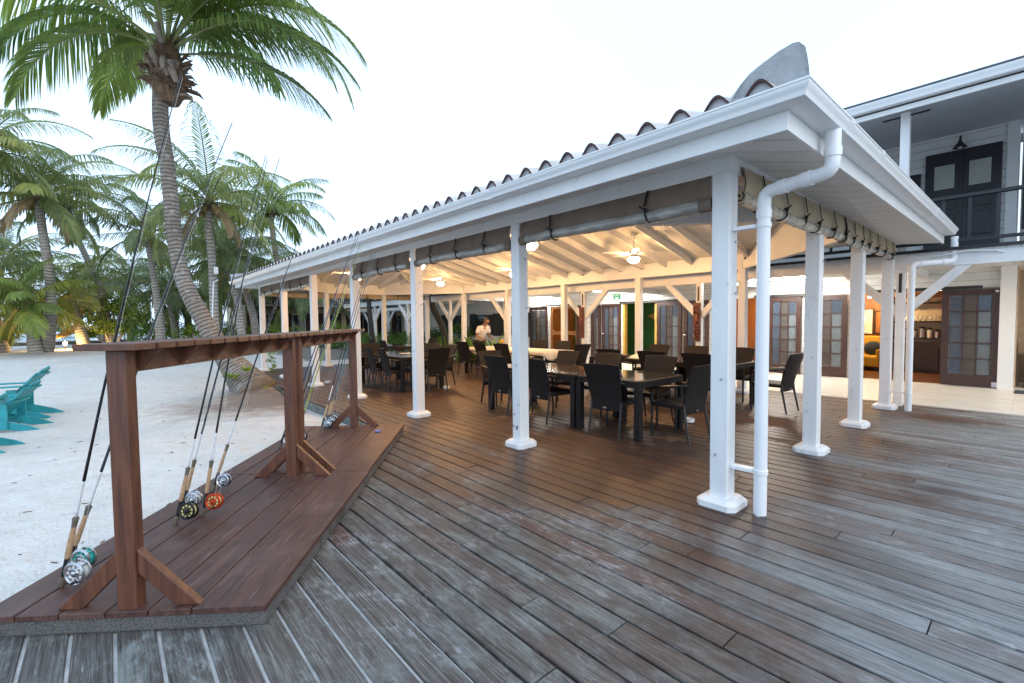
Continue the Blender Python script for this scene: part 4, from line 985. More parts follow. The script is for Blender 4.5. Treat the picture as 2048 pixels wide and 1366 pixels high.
def rod_rack(t0, t1, label, w0, posts_t):
    t = thing('rod_rack', label, 'rod rack', tuple(rk((t0+t1)/2, .68, 0)), 0, 'timber rod racks on low platforms')
    K = lambda o: keep(o, t)
    mb = MB(); rk_obox(mb, t0+.012, t1-.008, w0+.012, 1.348, .0, .079); K(mb.build('stone_base', 'pebble', bevel=.012))
    n = w0; ws = [.36, .205, .20, .215, .20, .19][:6]; tot = sum(ws); ws = [w*(1.362-w0)/tot for w in ws]
    for w in ws:
        mb = MB(); vals = []; planks(mb, vals, t0, t1, n+.004, n+w-.004, .080, .112+ru(-.0015, .0015)); o = mb.build('plank', 'ipe', bevel=.004); board_attr(o, vals); K(o); n += w
    for pt in posts_t:
        mb = MB(); rk_obox(mb, pt-.034, pt+.034, .668-.046, .668+.046, .085, 1.378); p = K(mb.build('post', 'ipe_v', bevel=.006))
        for s in (-1, 1):
            mb = MB(); n0 = .668+s*.046; e = .29
            poly = [(0, .285), (0, .40), (e, .113), (e-.115, .113)]
            for tt in ((pt-.033, pt-.012), ):
                mb.prism([(a*s, z) for a, z in poly], rk(tt[0]+.012, n0, 0), RN, V((0, 0, 1)), RT*.04)
            mb.build('brace', 'ipe_v', p, bevel=.004)
    L = t1-t0; n = int(round(L/.142)); st = (L+.10)/n; 
    mb = MB(); vals = []
    a0 = t0-.055 if t0 < 1 else t0+.005; a1 = t1 if t0 < 1 else t1+.05; st = (a1-a0)/n
    for k in range(n): planks(mb, vals, a0+k*st+(.0115 if k else 0), a0+(k+1)*st-.0115, .525, .80, 1.38, 1.412)
    o = mb.build('shelf', 'ipe_post', bevel=.003); board_attr(o, vals); K(o)
    mb = MB(); vals = []; planks(mb, vals, posts_t[0]+.034, posts_t[1]-.034, .668-.02, .668+.02, 1.265, 1.379); o = mb.build('rail', 'ipe_post', bevel=.003); board_attr(o, vals); K(o)
    k = 0; q = posts_t[0]+.075
    while q < posts_t[1]-.07:
        for s in (-1, 1):
            mb = MB(); mb.prism([(0, 1.379), (s*.105, 1.379), (0, 1.275)], rk(q, .668+s*.0205, 0), RN, V((0, 0, 1)), RT*.035); K(mb.build('gusset', 'ipe_v'))
        q += .32
    return t
rod_rack(0, 2.045, 'reddish timber rod rack on the near low platform, its end post closest to us', 0, (.052, 1.975))
rod_rack(2.062, 4.03, 'reddish timber rod rack on the far low platform, nearest the dining chairs', .012, (2.13, 3.965))
mb = MB(); mb.obox(rk(3.62, .28, .121), RT*.05, RN*.03, V((0, 0, .006))); mb.sphere(rk(3.57, .26, .122), (.03, .022, .007), 8, 5); tag(mb.build('plastic_tag', 'blue', bevel=.003), 'small bright blue plastic tag lying on the far platform planks', 'tag')

def fly_rod(base, through, L, label, blank='rodblack', wrap='rodwhite', reel=None, spool='spoolwhite', rs=1., band=None, grip='cork', side=1, line=True, bend=.04, reel_face='silver', tipmat=None):
    base, through = V(base), V(through); u = (through-base).normalized()
    t = thing('fishing_rod', label, 'fishing rod', tuple(base), 0, 'fly rods leaning in the rack'); K = lambda o: keep(o, t)
    sag = V((RT.x*.3-RN.x, RT.y*.3-RN.y, -.25)).normalized()
    def P_(s): return base+u*s+sag*(bend*(max(0, s-.9)/(L-.9))**2.2*L*.35)
    lean = u
    # reel hangs on the underside of the rod, towards the deck
    dn = (-RN*.9+V((0, 0, -.35))-RT*.15); dn = (dn-u*dn.dot(u)).normalized(); ax = u.cross(dn).normalized()*side
    if ax.dot(CAM-base) < 0: ax = -ax
    mb = MB(); mb.tube([P_(0), P_(.012), P_(.05), P_(.062)], [.009, .0155, .0155, .011], 10); K(auto_smooth(mb.build('butt_cap', 'corkdark'), 40))
    mb = MB(); mb.tube([P_(.062), P_(.165)], .0115, 10); K(mb.build('reel_seat', 'black', smooth=False))
    mb = MB(); mb.tube([P_(.165), P_(.18), P_(.30), P_(.345)], [.010, .0135, .0125, .0115], 12); K(auto_smooth(mb.build('grip', grip), 50))
    mb = MB(); mb.tube([P_(.345), P_(.375), P_(.392), P_(.40)], [.0115, .0130, .0155, .010], 12); K(auto_smooth(mb.build('grip_collar', 'corkdark'), 50))
    mb = MB(); mb.tube([P_(.40+.03*k) for k in range(8)], .0062, 8); K(mb.build('rod_wrap', wrap, smooth=True))
    n = 26; ss = [.6+(L-.6)*k/n for k in range(n+1)]
    mb = MB(); mb.tube([P_(s) for s in ss], [max(.0022, .0074*(1-(s-.6)/(L-.55))**.8) for s in ss], 8); K(mb.build('blank', blank, smooth=True))
    if band:
        mb = MB(); mb.tube([P_(.605), P_(.65)], .0072, 8); K(mb.build('wrap_band', band))
    for s in (.95, 1.3, 1.6, 1.87, 2.1, 2.3, 2.48):
        if s < L-.05:
            mb = MB(); c = P_(s)+dn*.014; q = .012*(1-.5*s/L)
            mb.tube([c+(u*.2+dn).normalized()*q*math.cos(a)+ax*q*math.sin(a) for a in [2*PI*j/8 for j in range(8)]], .0012, 4, closed=True); mb.tube([P_(s-.015), c], .001, 4); K(mb.build('line_guide', 'steel'))
    if reel:
        c = P_(.115)+dn*(.064*rs+.004); rr = .050*rs; w = .034*rs
        fr = MB(); fr.tube([P_(.075)+dn*.012, P_(.155)+dn*.012], .005, 6); fr.beam(P_(.115)+dn*.010, c-dn*rr*.9, .02, .008)
        ra = [c+(u*math.cos(a)+dn*math.sin(a))*rr-ax*w*.5 for a in [2*PI*j/28 for j in range(28)]]
        fr.tube(ra, .0042, 6, closed=True); fr.lathe([(.004, -.002), (rr*.97, -.002), (rr*.97, .002), (.004, .002)], c-ax*w*.5, ax, 24)
        for a in (0.5, 2.2, 3.9, 5.4): fr.tube([c+(u*math.cos(a)+dn*math.sin(a))*rr-ax*w*.5, c+(u*math.cos(a)+dn*math.sin(a))*rr+ax*w*.5], .0035, 5)
        fr.tube([p+ax*w for p in ra], .0042, 6, closed=True)
        fo = K(auto_smooth(fr.build('reel', reel), 40))
        sp = MB(); sp.lathe([(rr*.3, -w*.42), (rr*.80, -w*.42), (rr*.84, 0), (rr*.80, w*.42), (rr*.3, w*.42)], c, ax, 24); auto_smooth(sp.build('spool', spool, fo), 40)
        fc = MB(); f0 = c+ax*(w*.5+.001)
        fc.tube([f0+(u*math.cos(a)+dn*math.sin(a))*rr*.88 for a in [2*PI*j/24 for j in range(24)]], rr*.085, 6, closed=True)
        fc.tube([f0+(u*math.cos(a)+dn*math.sin(a))*rr*.45 for a in [2*PI*j/18 for j in range(18)]], rr*.06, 5, closed=True)
        for k in range(9): a = 2*PI*k/9; fc.beam(f0+(u*math.cos(a)+dn*math.sin(a))*rr*.2, f0+(u*math.cos(a)+dn*math.sin(a))*rr*.86, rr*.10, .003, up=ax)
        fc.lathe([(rr*.28, -.004), (rr*.26, .007), (rr*.1, .012)], f0, ax, 14); fo2 = auto_smooth(fc.build('spool_face', reel_face, fo), 40)
        hd = MB(); hp = f0+(u*math.cos(2.6)+dn*math.sin(2.6))*rr*.72; hd.tube([hp, hp+ax*.026], [.006, .0075], 8); hd.build('crank_knob', 'black', fo)
        if line:
            mb = MB(); a = c+u*rr*.8; g = P_(.95)+dn*.014; mb.tube([a, (a+g)/2+dn*.008, g], .0006, 4)
            for s0, s1 in ((.95, 1.3), (1.3, 1.6), (1.6, 2.1), (2.1, L-.02)):
                if s1 < L: mb.tube([P_(s0)+dn*.014, P_(s1)+dn*.012], .0005, 4)
            mb.tube([P_(.95)+dn*.02, P_(.5)+dn*.09, P_(.16)+dn*.10], .0005, 4)
            K(mb.build('fishing_line', 'spoolwhite'))
    return t
def thr(px, py, off): # where the rod crosses the shelf, on the vertical plane along the rack
    d = ray(px, py); o = RO+RN*off; k = (o-CAM).dot(RN)/d.dot(RN); return CAM+d*k
def bz(px, py): p = onz(px, py, .112); return p
fly_rod(bz(122, 1174), thr(229, 677, .79), 2.74, 'black fly rod with large silver reel and white line, nearest the end of the rack', reel='silver', spool='spoolwhite', rs=1.15, reel_face='silver', blank='rodblack')
fly_rod(bz(131, 1146), thr(297, 674, .80), 2.70, 'black fly rod with silver reel and turquoise line, behind the nearest rod', reel='silver', spool='spoolteal', rs=1.1, blank='rodgrey')
fly_rod(bz(350, 1050), thr(438, 667, .80), 2.70, 'black fly rod with black reel and pale line, left of the group of four', reel='reelblack', spool='spoolyellow', rs=1.1, band='gold', reel_face='reelblack')
fly_rod(bz(363, 1022), thr(456, 665, .79), 2.70, 'grey fly rod with white-faced silver reel, behind the black reel', reel='silver', spool='spoolwhite', rs=1.05, band='greentint', blank='rodgrey')
fly_rod(bz(405, 1032), thr(466, 664, .78), 2.70, 'black fly rod with orange-red reel and yellow line', reel='reelred', spool='spoolyellow', rs=1.05, reel_face='reelred')
fly_rod(bz(424, 984), thr(531, 662, .79), 2.70, 'black fly rod with grey silver reel, right of the orange-red reel', reel='silver', spool='rodgrey', rs=1., band='redwrap')
fly_rod(rk(2.92, 1.20, .112), thr(644, 657, .79), 2.6, 'blue fly rod behind the double post of the rack', blank='rodblue', wrap='rodblack', reel='reelblack', spool='spoolorange', grip='corkdark')
fly_rod(rk(2.98, 1.14, .112), thr(648, 657, .78), 2.65, 'black fly rod with orange line reel behind the double post', blank='rodblack', reel='silver', spool='spoolorange', wrap='rodblack')
fly_rod(rk(3.05, 1.10, .112), thr(664, 656, .78), 2.65, 'olive green fly rod in the far rack', blank='rodgreen', wrap='rodgreen', reel='reelblack', grip='corkdark')
fly_rod(rk(3.12, 1.16, .112), thr(658, 656, .79), 2.55, 'dark fly rod beside the olive green rod in the far rack', blank='rodgrey', wrap='rodblack', reel='reelblack')
fly_rod(bz(641, 862), thr(697, 655, .79), 2.6, 'black fly rod with black reel at the far post, white wrap above its grip', reel='reelblack', reel_face='silver', spool='rodgrey', band='greentint', rs=1.05)
fly_rod(bz(650, 855), thr(702, 655, .78), 2.55, 'black fly rod at the far post, second black reel', reel='reelblack', reel_face='silver', spool='rodgrey', wrap='rodblack')
fly_rod(bz(655, 852), thr(707, 655, .77), 2.6, 'teal fly rod by the far post of the rack', blank='rodteal', wrap='rodteal', reel='reelblack', grip='cork')

# ------------------------------------------------------------------ beach chairs
def adirondack(loc, rz, label):
    t = thing('beach_chair', label, 'beach chair', loc, rz, 'turquoise slatted beach chairs on the sand')
    for s in (-1, 1):
        mb = MB(); poly = [(.40, .36), (.44, .30), (.44, .06), (.40, .0), (.30, .10), (-.05, .15), (-.45, .06), (-.60, -.005), (-.62, .01), (-.55, .07), (-.30, .17), (-.05, .24), (.25, .34)]
        poly = [(.42, .36), (.45, .33), (.45, .25), (.1, .13), (-.25, .03), (-.52, .0), (-.58, .02), (-.45, .09), (-.2, .18), (.1, .29)]
        mb.prism(poly, (0, s*.27-.014, 0), (1, 0, 0), (0, 0, 1), (0, .028, 0)); mb.build('skid', 'teal', t, bevel=.004)
        mb = MB(); mb.box(.33, .43, s*.30-.014, s*.30+.014, .0, .54); mb.build('leg', 'teal', t, bevel=.004)
        mb = MB(); mb.box(-.19, -.07, s*.30-.014, s*.30+.014, .06, .50); mb.build('leg', 'teal', t, bevel=.004)
        mb = MB(); mb.prism([(.50, -.06), (.52, .03), (.46, .07), (-.2, .05), (-.27, .02), (-.27, -.05)], (0, s*.315, .54), (1, 0, 0), (0, s, 0), (0, 0, .022)); mb.build('armrest', 'teal', t, bevel=.004)
    for k in range(5):
        mb = MB(); x = .40-.10*k; z = .345-.035*k; mb.obox((x, 0, z), V((.045, 0, .014)), V((0, .27, 0)), V((-.003, 0, .010))); mb.build('seat_slat', 'teal', t, bevel=.003)
    u = V((-.66, 0, .75)).normalized(); nrm = V((.75, 0, .66))
    for k in range(5):
        y = (k-2)*.105; Lb = (.72, .80, .84, .80, .72)[k]; b0 = V((.05, y, .20)); mb = MB()
        mb.prism([(0, -.046), (0, .046), (Lb-.03, .050), (Lb, .03), (Lb, -.03), (Lb-.03, -.050)], b0, u, V((0, 1, 0)), nrm.normalized()*.02); mb.build('back_slat', 'teal', t, bevel=.003)
    mb = MB(); mb.obox(V((.05, 0, .20))+u*.42-nrm*.018, u*.03, V((0, .29, 0)), nrm*.012); mb.obox(V((.05, 0, .20))+u*.70-nrm*.016, u*.025, V((0, .24, 0)), nrm*.010); mb.build('back_rail', 'teal', t, bevel=.003)
    return t
def beach(tip_px, sc, label, turn=0):
    f = R(164+turn); fx = V((math.cos(f), math.sin(f), 0)); fy = V((-fx.y, fx.x, 0)); tip = onz(*tip_px, -.12); o = tip+fx*.58*sc-fy*.27*sc
    t = adirondack((o.x, o.y, gz(o.x, o.y)-.01), f, label); t.scale = (sc,)*3
beach((81, 858), .92, 'turquoise slatted beach chair, middle one, reclined beside the sand edge')
beach((104, 837), 1.06, 'turquoise slatted beach chair farthest along the row, its tall back rising behind the other', 3)
beach((12, 904), .9, 'turquoise beach chair of which only a skid tip shows at the picture edge')
# ------------------------------------------------------------------ the two-storey house
hs = thing('house', 'white two-storey timber house with dark doors, a long balcony and a lamplit porch', 'house', (10, 5, 0))
def H(mb, name, mat, **kw): return keep(mb.build(name, mat, None, **kw), hs)
WX = 10.0; ZC = 2.50; BX = 6.28
opens = [(-.25, 1.46, 2.06), (3.28, 4.9, 2.06), (6.72, 8.06, 2.06), (10.15, 11.62, 2.06)]
segs = []; y = -1.25
for a, b, h in opens: segs.append((y, a)); y = b
segs.append((y, 24))
mb = MB()
for a, b in segs: mb.box(WX, WX+.14, a, b, 0, 2.06)
mb.box(WX, WX+.14, -1.25, 24, 2.0605, ZC); H(mb, 'lower_wall', 'siding')
mb = MB(); mb.box(9.86, 10.16, -1.32, -1.10, 0, ZC); H(mb, 'corner_column', 'white', bevel=.006)
mb = MB(); mb.box(11.6, 11.75, -7, -1.3, 0, ZC); mb.box(10.16, 11.6, -1.34, -1.25, 0, ZC); H(mb, 'recess_wall', simple('tan_wall', (.42, .30, .20), (.34, .24, .16), .7))
mb = MB(); mb.box(11.53, 11.6, -2.6, -1.55, 0, 2.05); d = H(mb, 'recess_door', 'black')
mb = MB(); mb.box(10.4, 10.9, -2.3, -1.5, 0.012, 1.05); H(mb, 'dark_counter', 'black', bevel=.01)
# upper storey
mb = MB(); mb.box(WX+.0, WX+.14, -1.25, 24, 2.56, 5.36); H(mb, 'upper_wall', 'siding')
mb = MB(); mb.box(9.97, 10.01, -1.28, -1.12, 2.56, 5.355); H(mb, 'corner_trim', 'white')
mb = MB(); mb.box(11.2, 11.3, -7, -1.3, 2.56, 5.5); mb.box(WX+.14, 11.2, -1.27, -1.2, 2.56, 5.37); H(mb, 'upper_recess_wall', 'siding')
mb = MB(); mb.box(11.13, 11.2, -2.8, -1.6, 2.56, 4.9); H(mb, 'upper_recess_door', 'black')
# balcony
mb = MB(); mb.box(BX, 12, -7, 24, ZC, 2.528); H(mb, 'balcony_ceiling', stripes('porch_ceiling_boards', 1, .14))
mb = MB(); mb.box(BX-.05, 10, -7, 24, 2.529, 2.575); H(mb, 'balcony_floor', 'black')
mb = MB(); mb.box(BX, BX+.09, -7, 24, 2.29, 2.499); H(mb, 'rim_beam', 'white', bevel=.006)
for yy in [-3.3+3.35*k for k in range(8)]:
    mb = MB(); mb.box(BX+.0905, 9.99, yy-.045, yy+.045, 2.33, 2.498); H(mb, 'joist', 'white')
bpy_posts = [-6.75, -3.4, -.10]+[.05+3.35*k for k in range(1, 7)]
for k, yy in enumerate(bpy_posts):
    mb = MB(); mb.box(BX+.0, BX+.12, yy-.06, yy+.06, .0, 2.289); p = H(mb, 'balcony_post', 'post', bevel=.006)
    for s in (-1, 1):
        mb = MB(); a = V((BX+.06, yy+s*.062, 1.62)); c = V((BX+.06, yy+s*.70, 2.26)); mb.prism([(.06, 1.50), (.06, 1.68), (.67, 2.289), (.85, 2.289)], (BX+.012, yy, 0), (0, s, 0), (0, 0, 1), (.09, 0, 0)); mb.build('knee_brace', 'white', p, bevel=.004)
    mb = MB(); mb.box(BX-.006, BX, yy-.02, yy+.02, 1.9, 2.22); mb.build('iron_strap', 'black', p)
    mb = MB(); mb.box(BX+.03, BX+.15, yy-.06, yy+.06, 2.576, 4.86); q = H(mb, 'upper_post', 'post', bevel=.005)
    mb = MB(); mb.box(BX+.06, BX+.10, yy-.30, yy-.0605, 4.80, 4.815); mb.build('iron_bracket', 'black', q); mb = MB(); mb.box(BX+.06, BX+.10, yy+.0605, yy+.30, 4.80, 4.815); mb.box(BX+.061, BX+.099, yy-.074+.135, yy-.0605+.135, 4.62, 4.799); mb.build('iron_bracket', 'black', q)
rl = MB(); rl.box(BX-.02, BX+.06, -7, 24, 3.32, 3.375); H(rl, 'hand_rail', 'black', bevel=.008)
rl = MB(); rl.box(BX, BX+.04, -7, 24, 2.65, 2.70); H(rl, 'bottom_rail', 'black')
rl = MB(); yy = -6.9
while yy < 24: rl.box(BX+.005, BX+.035, yy-.02, yy+.02, 2.701, 3.319); yy += .30
bo = H(rl, 'balusters', 'black'); bo['kind'] = 'stuff'
# upper roof
mb = MB(); mb.add([(5.98, -8, 4.862), (12, -8, 5.61), (12, 24.5, 5.61), (5.98, 24.5, 4.862), (5.98, -8, 4.885), (12, -8, 5.635), (12, 24.5, 5.635), (5.98, 24.5, 4.885)], [(3,2,1,0), (4,5,6,7), (0,1,5,4), (1,2,6,5), (2,3,7,6), (3,0,4,7)]); H(mb, 'eave_soffit', simple('grey_soffit', (.74, .76, .80), (.68, .70, .74), .7, 3))
mb = MB(); mb.sweep([(0, 4.78), (0, 4.885), (-.03, 4.885), (-.03, 4.78)], [((5.98, 24.5, 0), (-1, 0, 0)), ((5.98, -8, 0), (-1, 0, 0))]); H(mb, 'fascia', 'white')
mb = MB(); mb.sweep([(0, 4.886), (.10, 4.886), (.115, 4.90), (.12, 4.95), (.145, 4.98), (.145, 5.01), (.0, 5.01)], [((5.99, 24.5, 0), (-1, 0, 0)), ((5.99, -8, 0), (-1, 0, 0))]); auto_smooth(H(mb, 'upper_gutter', 'gutter'), 40)
mb = MB(); mb.add([(5.87, -8, 5.012), (5.87, 24.5, 5.012), (5.87, 24.5, 5.055), (5.87, -8, 5.055), (11, -8, 6.6), (11, 24.5, 6.6), (14, -8, 5.9), (14, 24.5, 5.9)], [(0,1,2,3), (3,2,5,4), (4,5,7,6), (0,3,4,6), (1,7,5,2), (0,6,7,1)]); H(mb, 'roof', 'shingle')
# doors
def french(y0, y1, label=None, x=9.90, z0=.03, z1=2.06, cols=3, rows=5, mat='darkdoor', knob=None, ajar=0):
    mb = MB(); w = y1-y0; st = .115; z1 -= .0
    mb.box(x, x+.045, y0, y0+st, z0, z1); mb.box(x, x+.045, y1-st, y1, z0, z1); mb.box(x, x+.045, y0+st, y1-st, z1-.13, z1); mb.box(x, x+.045, y0+st, y1-st, z0, z0+.24)
    for c in range(1, cols): yy = y0+st+(w-2*st)*c/cols; mb.box(x+.006, x+.039, yy-.014, yy+.014, z0+.24, z1-.13)
    for r_ in range(1, rows): zz = z0+.24+(z1-z0-.37)*r_/rows; mb.box(x+.005, x+.040, y0+st, y1-st, zz-.014, zz+.014)
    d = H(mb, 'french_door', mat)
    for c in range(cols):
        for r_ in range(rows):
            a = y0+st+(w-2*st)*c/cols+.014; b2 = y0+st+(w-2*st)*(c+1)/cols-.014; zz = z0+.24+(z1-z0-.37)*r_/rows+.014; ze = z0+.24+(z1-z0-.37)*(r_+1)/rows-.014
            mb = MB(); tl_ = ru(-.004, .004); mb.add([(x+.02+tl_, a, zz), (x+.02, b2, zz), (x+.02-tl_, b2, ze), (x+.02, a, ze)], [(0,1,2,3)]); mb.build('pane', ('pane_painted_reflect' if (c == 0 and r_ != 4) else ('pane', 'pane_warm')[c % 2]), d)
    if knob:
        mb = MB(); mb.lathe([(.03, 0), (.03, .008), (.012, .012), (.012, .04), (.028, .05), (.03, .065), (.015, .075)], (x, knob, 1.0), (-1, 0, 0), 12); mb.build('door_knob', 'silver', d, smooth=True)
    if label: d['label'] = label
    return d
d = french(-1.11, -.24, 'dark door leaf at the right end, with a steel latch plate at its foot')
mb = MB(); mb.box(9.893, 9.8995, -1.10, -1.02, .04, .14); mb.build('latch_plate', 'silver', d); mb = MB(); mb.lathe([(.03, 0), (.03, .01), (.012, .014)], (9.899, -1.06, 2.0), (-1, 0, 0), 12); mb.build('door_stop', 'silver', d)
french(1.46, 2.36); french(2.46, 3.26); french(4.92, 5.72, knob=5.68); french(5.80, 6.66); french(8.10, 8.92, knob=8.84); french(8.98, 9.42, cols=2); french(9.68, 10.12, cols=2); french(11.70, 12.75)
for a, b in ((-.85, 1.1), (2.30, 3.6), (5.7, 8.1), (10.3, 12.0)):
    mb = MB(); mb.box(9.85, 9.895, a, b, 2.065, 2.13); H(mb, 'door_track', 'black')
# screen door in varnished wood
def screen(y0, y1):
    mb = MB(); x = 10.02; w = (y1-y0)/2
    for k in range(2):
        a = y0+w*k+.01; b2 = y0+w*(k+1)-.01; s = .10
        mb.box(x, x+.04, a, a+s, .02, 2.05); mb.box(x, x+.04, b2-s, b2, .02, 2.05)
        for z0, z1 in ((.02, .22), (.92, 1.06), (1.95, 2.05)): mb.box(x, x+.04, a+s, b2-s, z0, z1)
        for zz, sg in ((.22, 1), (.92, -1), (1.06, 1), (1.95, -1)):
            for yy, sy in ((a+s, 1), (b2-s, -1)): mb.prism([(0, 0), (.09*sy, 0), (.05*sy, .022*sg), (.022*sy, .05*sg), (0, .09*sg)], (x+.004, yy, zz), (0, 1, 0), (0, 0, 1), (.032, 0, 0))
    return H(mb, 'screen_door', 'orangewood')
screen(10.15, 11.62)
# upper double door, lamp, shutters
mb = MB(); mb.box(9.93, 9.999, -1.06, .10, 2.58, 5.0); ud = H(mb, 'upper_door', 'navydoor', bevel=.004)
for y0, y1 in ((-1.0, -.50), (-.46, .04)):
    mb = MB(); mb.box(9.915, 9.9295, y0+.09, y1-.09, 4.22, 4.72); mb.build('door_window', 'curtain_pane', ud)
    for z0, z1 in ((3.78, 4.12), (3.2, 3.68), (2.72, 3.1)):
        mb = MB(); mb.box(9.912, 9.9295, y0+.07, y1-.07, z0, z1); mb.build('raised_panel', 'navydoor', ud, bevel=.012)
mb = MB(); mb.box(9.90, 9.9295, -.5, -.46, 2.6, 4.95); mb.build('astragal', 'navydoor', ud)
for a, b in ((.18, .62), (-1.95, -1.35)):
    mb = MB(); mb.box(9.95, 9.999, a, b, 3.2, 4.65); H(mb, 'shutter', 'black')
wl = thing('wall_lamp', 'small black shaded lamp on the wall above the upstairs door', 'wall lamp', (9.78, -.45, 5.06))
mb = MB(); mb.lathe([(.015, .12), (.03, .08), (.035, .05), (.11, -.05), (.115, -.06), (.10, -.055)], n=16); mb.build('lamp_shade', 'black', wl, smooth=True)
mb = MB(); mb.tube([(0, 0, .1), (0, 0, .17), (.08, 0, .20), (.215, 0, .17)], .012, 7); mb.build('arm', 'black', wl); mb = MB(); mb.sphere((0, 0, -.04), .045, 10, 8); mb.build('bulb', 'ceramic', wl, smooth=True)
# lower windows with shutters, past the doors
for y0, y1 in ((13.1, 14.3), (15.35, 16.6), (18.0, 19.2)):
    mb = MB(); 
    for a, b, z0, z1 in ((y0, y0+.07, .85, 1.8), (y1-.07, y1, .85, 1.8), (y0+.07, y1-.07, .85, .92), (y0+.07, y1-.07, 1.73, 1.8), ((y0+y1)/2-.025, (y0+y1)/2+.025, .92, 1.73), (y0+.07, (y0+y1)/2-.025, 1.30, 1.34), ((y0+y1)/2+.025, y1-.07, 1.30, 1.34)): mb.box(9.95, 9.999, a, b, z0, z1)
    w = H(mb, 'window', 'black'); mb = MB(); mb.box(9.97, 9.98, y0+.07, y1-.07, .92, 1.73); mb.build('pane', 'pane_dark', w)
    for a, b in ((y0-.55, y0-.04), (y1+.04, y1+.55)):
        mb = MB(); mb.box(9.94, 9.985, a, b, .80, 1.85); H(mb, 'shutter', 'black', bevel=.004)
# rooms behind the openings
def room(y0, y1, x1, wall, floor='floor_wood', ceil='room_white', side=None, h=2.45):
    mb = MB(); mb.box(WX+.141, x1, y0, y1, -.02, .014); H(mb, 'room_floor', floor)
    mb = MB(); mb.box(x1, x1+.08, y0-.08, y1+.08, 0, h); H(mb, 'back_wall', wall)
    mb = MB(); mb.box(WX+.141, x1, y0-.08, y0, 0, h); H(mb, 'side_wall', side or wall); mb = MB(); mb.box(WX+.141, x1, y1, y1+.08, 0, h); H(mb, 'side_wall', side or wall)
    mb = MB(); mb.box(WX+.141, x1, y0, y1, h-.03, h); H(mb, 'room_ceiling', ceil)
room(-.9, 5.3, 13.0, 'warm_wood', side='warm_wood', ceil='warm_wood'); room(5.9, 9.6, 13.0, 'green_wall', 'floor_wood', side='green_wall'); room(9.9, 12.6, 12.6, 'green_wall', 'warm_wood', side='warm_wood')
mb = MB(); 
for a, b in ((6.72, 6.80), (7.98, 8.06)): mb.box(10.0, 10.15, a, b, 0.012, 2.05)
mb.box(12.9, 12.995, 6.3, 6.38, 0, 2.1); mb.box(12.9, 12.995, 7.08, 7.16, 0, 2.1); mb.box(12.9, 12.995, 6.38, 7.08, 2.02, 2.1); mb.box(12.9, 12.995, 7.3, 7.62, 0, 2.2); H(mb, 'door_casing', 'yellow_trim')
mb = MB(); mb.box(12.93, 12.99, 6.39, 7.07, 0, 2.01); H(mb, 'inner_door', 'cabinet')
# furniture seen through the right-hand opening
sh = thing('shelf_unit', 'wall shelves with glasses and canisters seen through the right-hand doorway', 'shelves', (12.75, .45, 0))
mb = MB(); mb.box(.18, .24, -.42, .62, .80, 2.0); mb.build('back_panel', 'room_white', sh)
for z in (.92, 1.36, 1.86):
    mb = MB(); mb.box(-.14, .18, -.42, .62, z-.02, z+.02); mb.build('shelf', 'cabinet', sh)
mb = MB(); mb.box(-.14, .18, -.47, -.42, .80, 2.05); mb.box(-.14, .18, .62, .67, .80, 2.05); mb.build('upright', 'warm_wood', sh)
for k in range(10):
    y = .08+.095*k; mb = MB(); h = ru(.11, .17); r_ = ru(.026, .036); mb.lathe([(r_*.8, 0), (r_, h*.3), (r_*1.05, h)], (12.72+ru(-.05, .05), y, 1.38), n=10); tag(mb.build('drinking_glass', 'clear_glass', smooth=True), 'clear drinking glass in the row on the middle shelf', 'glass', 'glasses on the middle shelf')
for k, (y, h, r_) in enumerate(((.14, .16, .05), (.28, .20, .055), (.44, .24, .06), (.60, .18, .05), (.78, .20, .05), (.93, .17, .05))):
    mb = MB(); mb.lathe([(r_, 0), (r_, h), (r_*.9, h+.005)], (12.72, y, .94), n=14); c = thing('canister', 'pale canister with dark lid on the lower shelf, %s from the right' % ('first', 'second', 'third', 'fourth', 'fifth', 'sixth')[k], 'canister', (12.72, y, .94), 0, 'canisters on the lower shelf')
    keep(auto_smooth(mb.build('can_body', 'ceramic' if k % 2 else 'silver')), c); mb = MB(); mb.lathe([(r_*1.03, 0), (r_*1.03, .03), (r_*.4, .045), (r_*.2, .06)], (12.72, y, .94+h+.006), n=14); keep(mb.build('lid', 'black'), c)
for k, (y, z, mt, w) in enumerate(((.35, .13, 'ceramic', .12), (.62, .11, 'sofa', .16))):
    mb = MB(); mb.lathe([(w*.4, 0), (w*.5, z*.5), (w*.42, z)], (12.72, y, 1.882), n=12); tag(mb.build('jar', mt, smooth=True), ('white jar on the top shelf', 'yellow bowl-shaped jar on the top shelf')[k], 'jar')
cb = thing('cabinet', 'dark low cabinet under the shelves in the lamplit room', 'cabinet', (12.70, .5, .014))
mb = MB(); mb.box(-.25, .28, -.48, .62, .0, .78); mb.build('cabinet_body', 'cabinet', cb, bevel=.01)
for k in range(2): mb = MB(); mb.box(-.272, -.251, -.44+.54*k, .06+.54*k, .06, .72); mb.build('cabinet_door', 'cabinet', cb, bevel=.01)
sf = thing('sofa', 'yellow upholstered sofa with dark cushion in the lamplit room', 'sofa', (12.45, 1.75, .014))
mb = MB(); mb.box(-.35, .3, -.5, .7, .12, .42); mb.build('seat', 'sofa', sf, bevel=.06); mb = MB(); mb.box(.22, .45, -.5, .7, .42, .95); mb.build('backrest', 'sofa', sf, bevel=.06)
for s in (-.52, .66): mb = MB(); mb.box(-.33, .35, s, s+.08, .1, .6); mb.build('arm', 'sofa', sf, bevel=.04)
for q in ((-.3, -.45), (.3, -.45), (-.3, .62), (.3, .62)): mb = MB(); mb.cbox((q[0], q[1], .06), .05, .05, .12); mb.build('leg', 'cabinet', sf)
cu = MB(); cu.sphere((12.42, 1.42, .62), (.10, .22, .20), 12, 9); tag(cu.build('cushion', 'cushion', smooth=True), 'dark cushion on the yellow sofa', 'cushion')
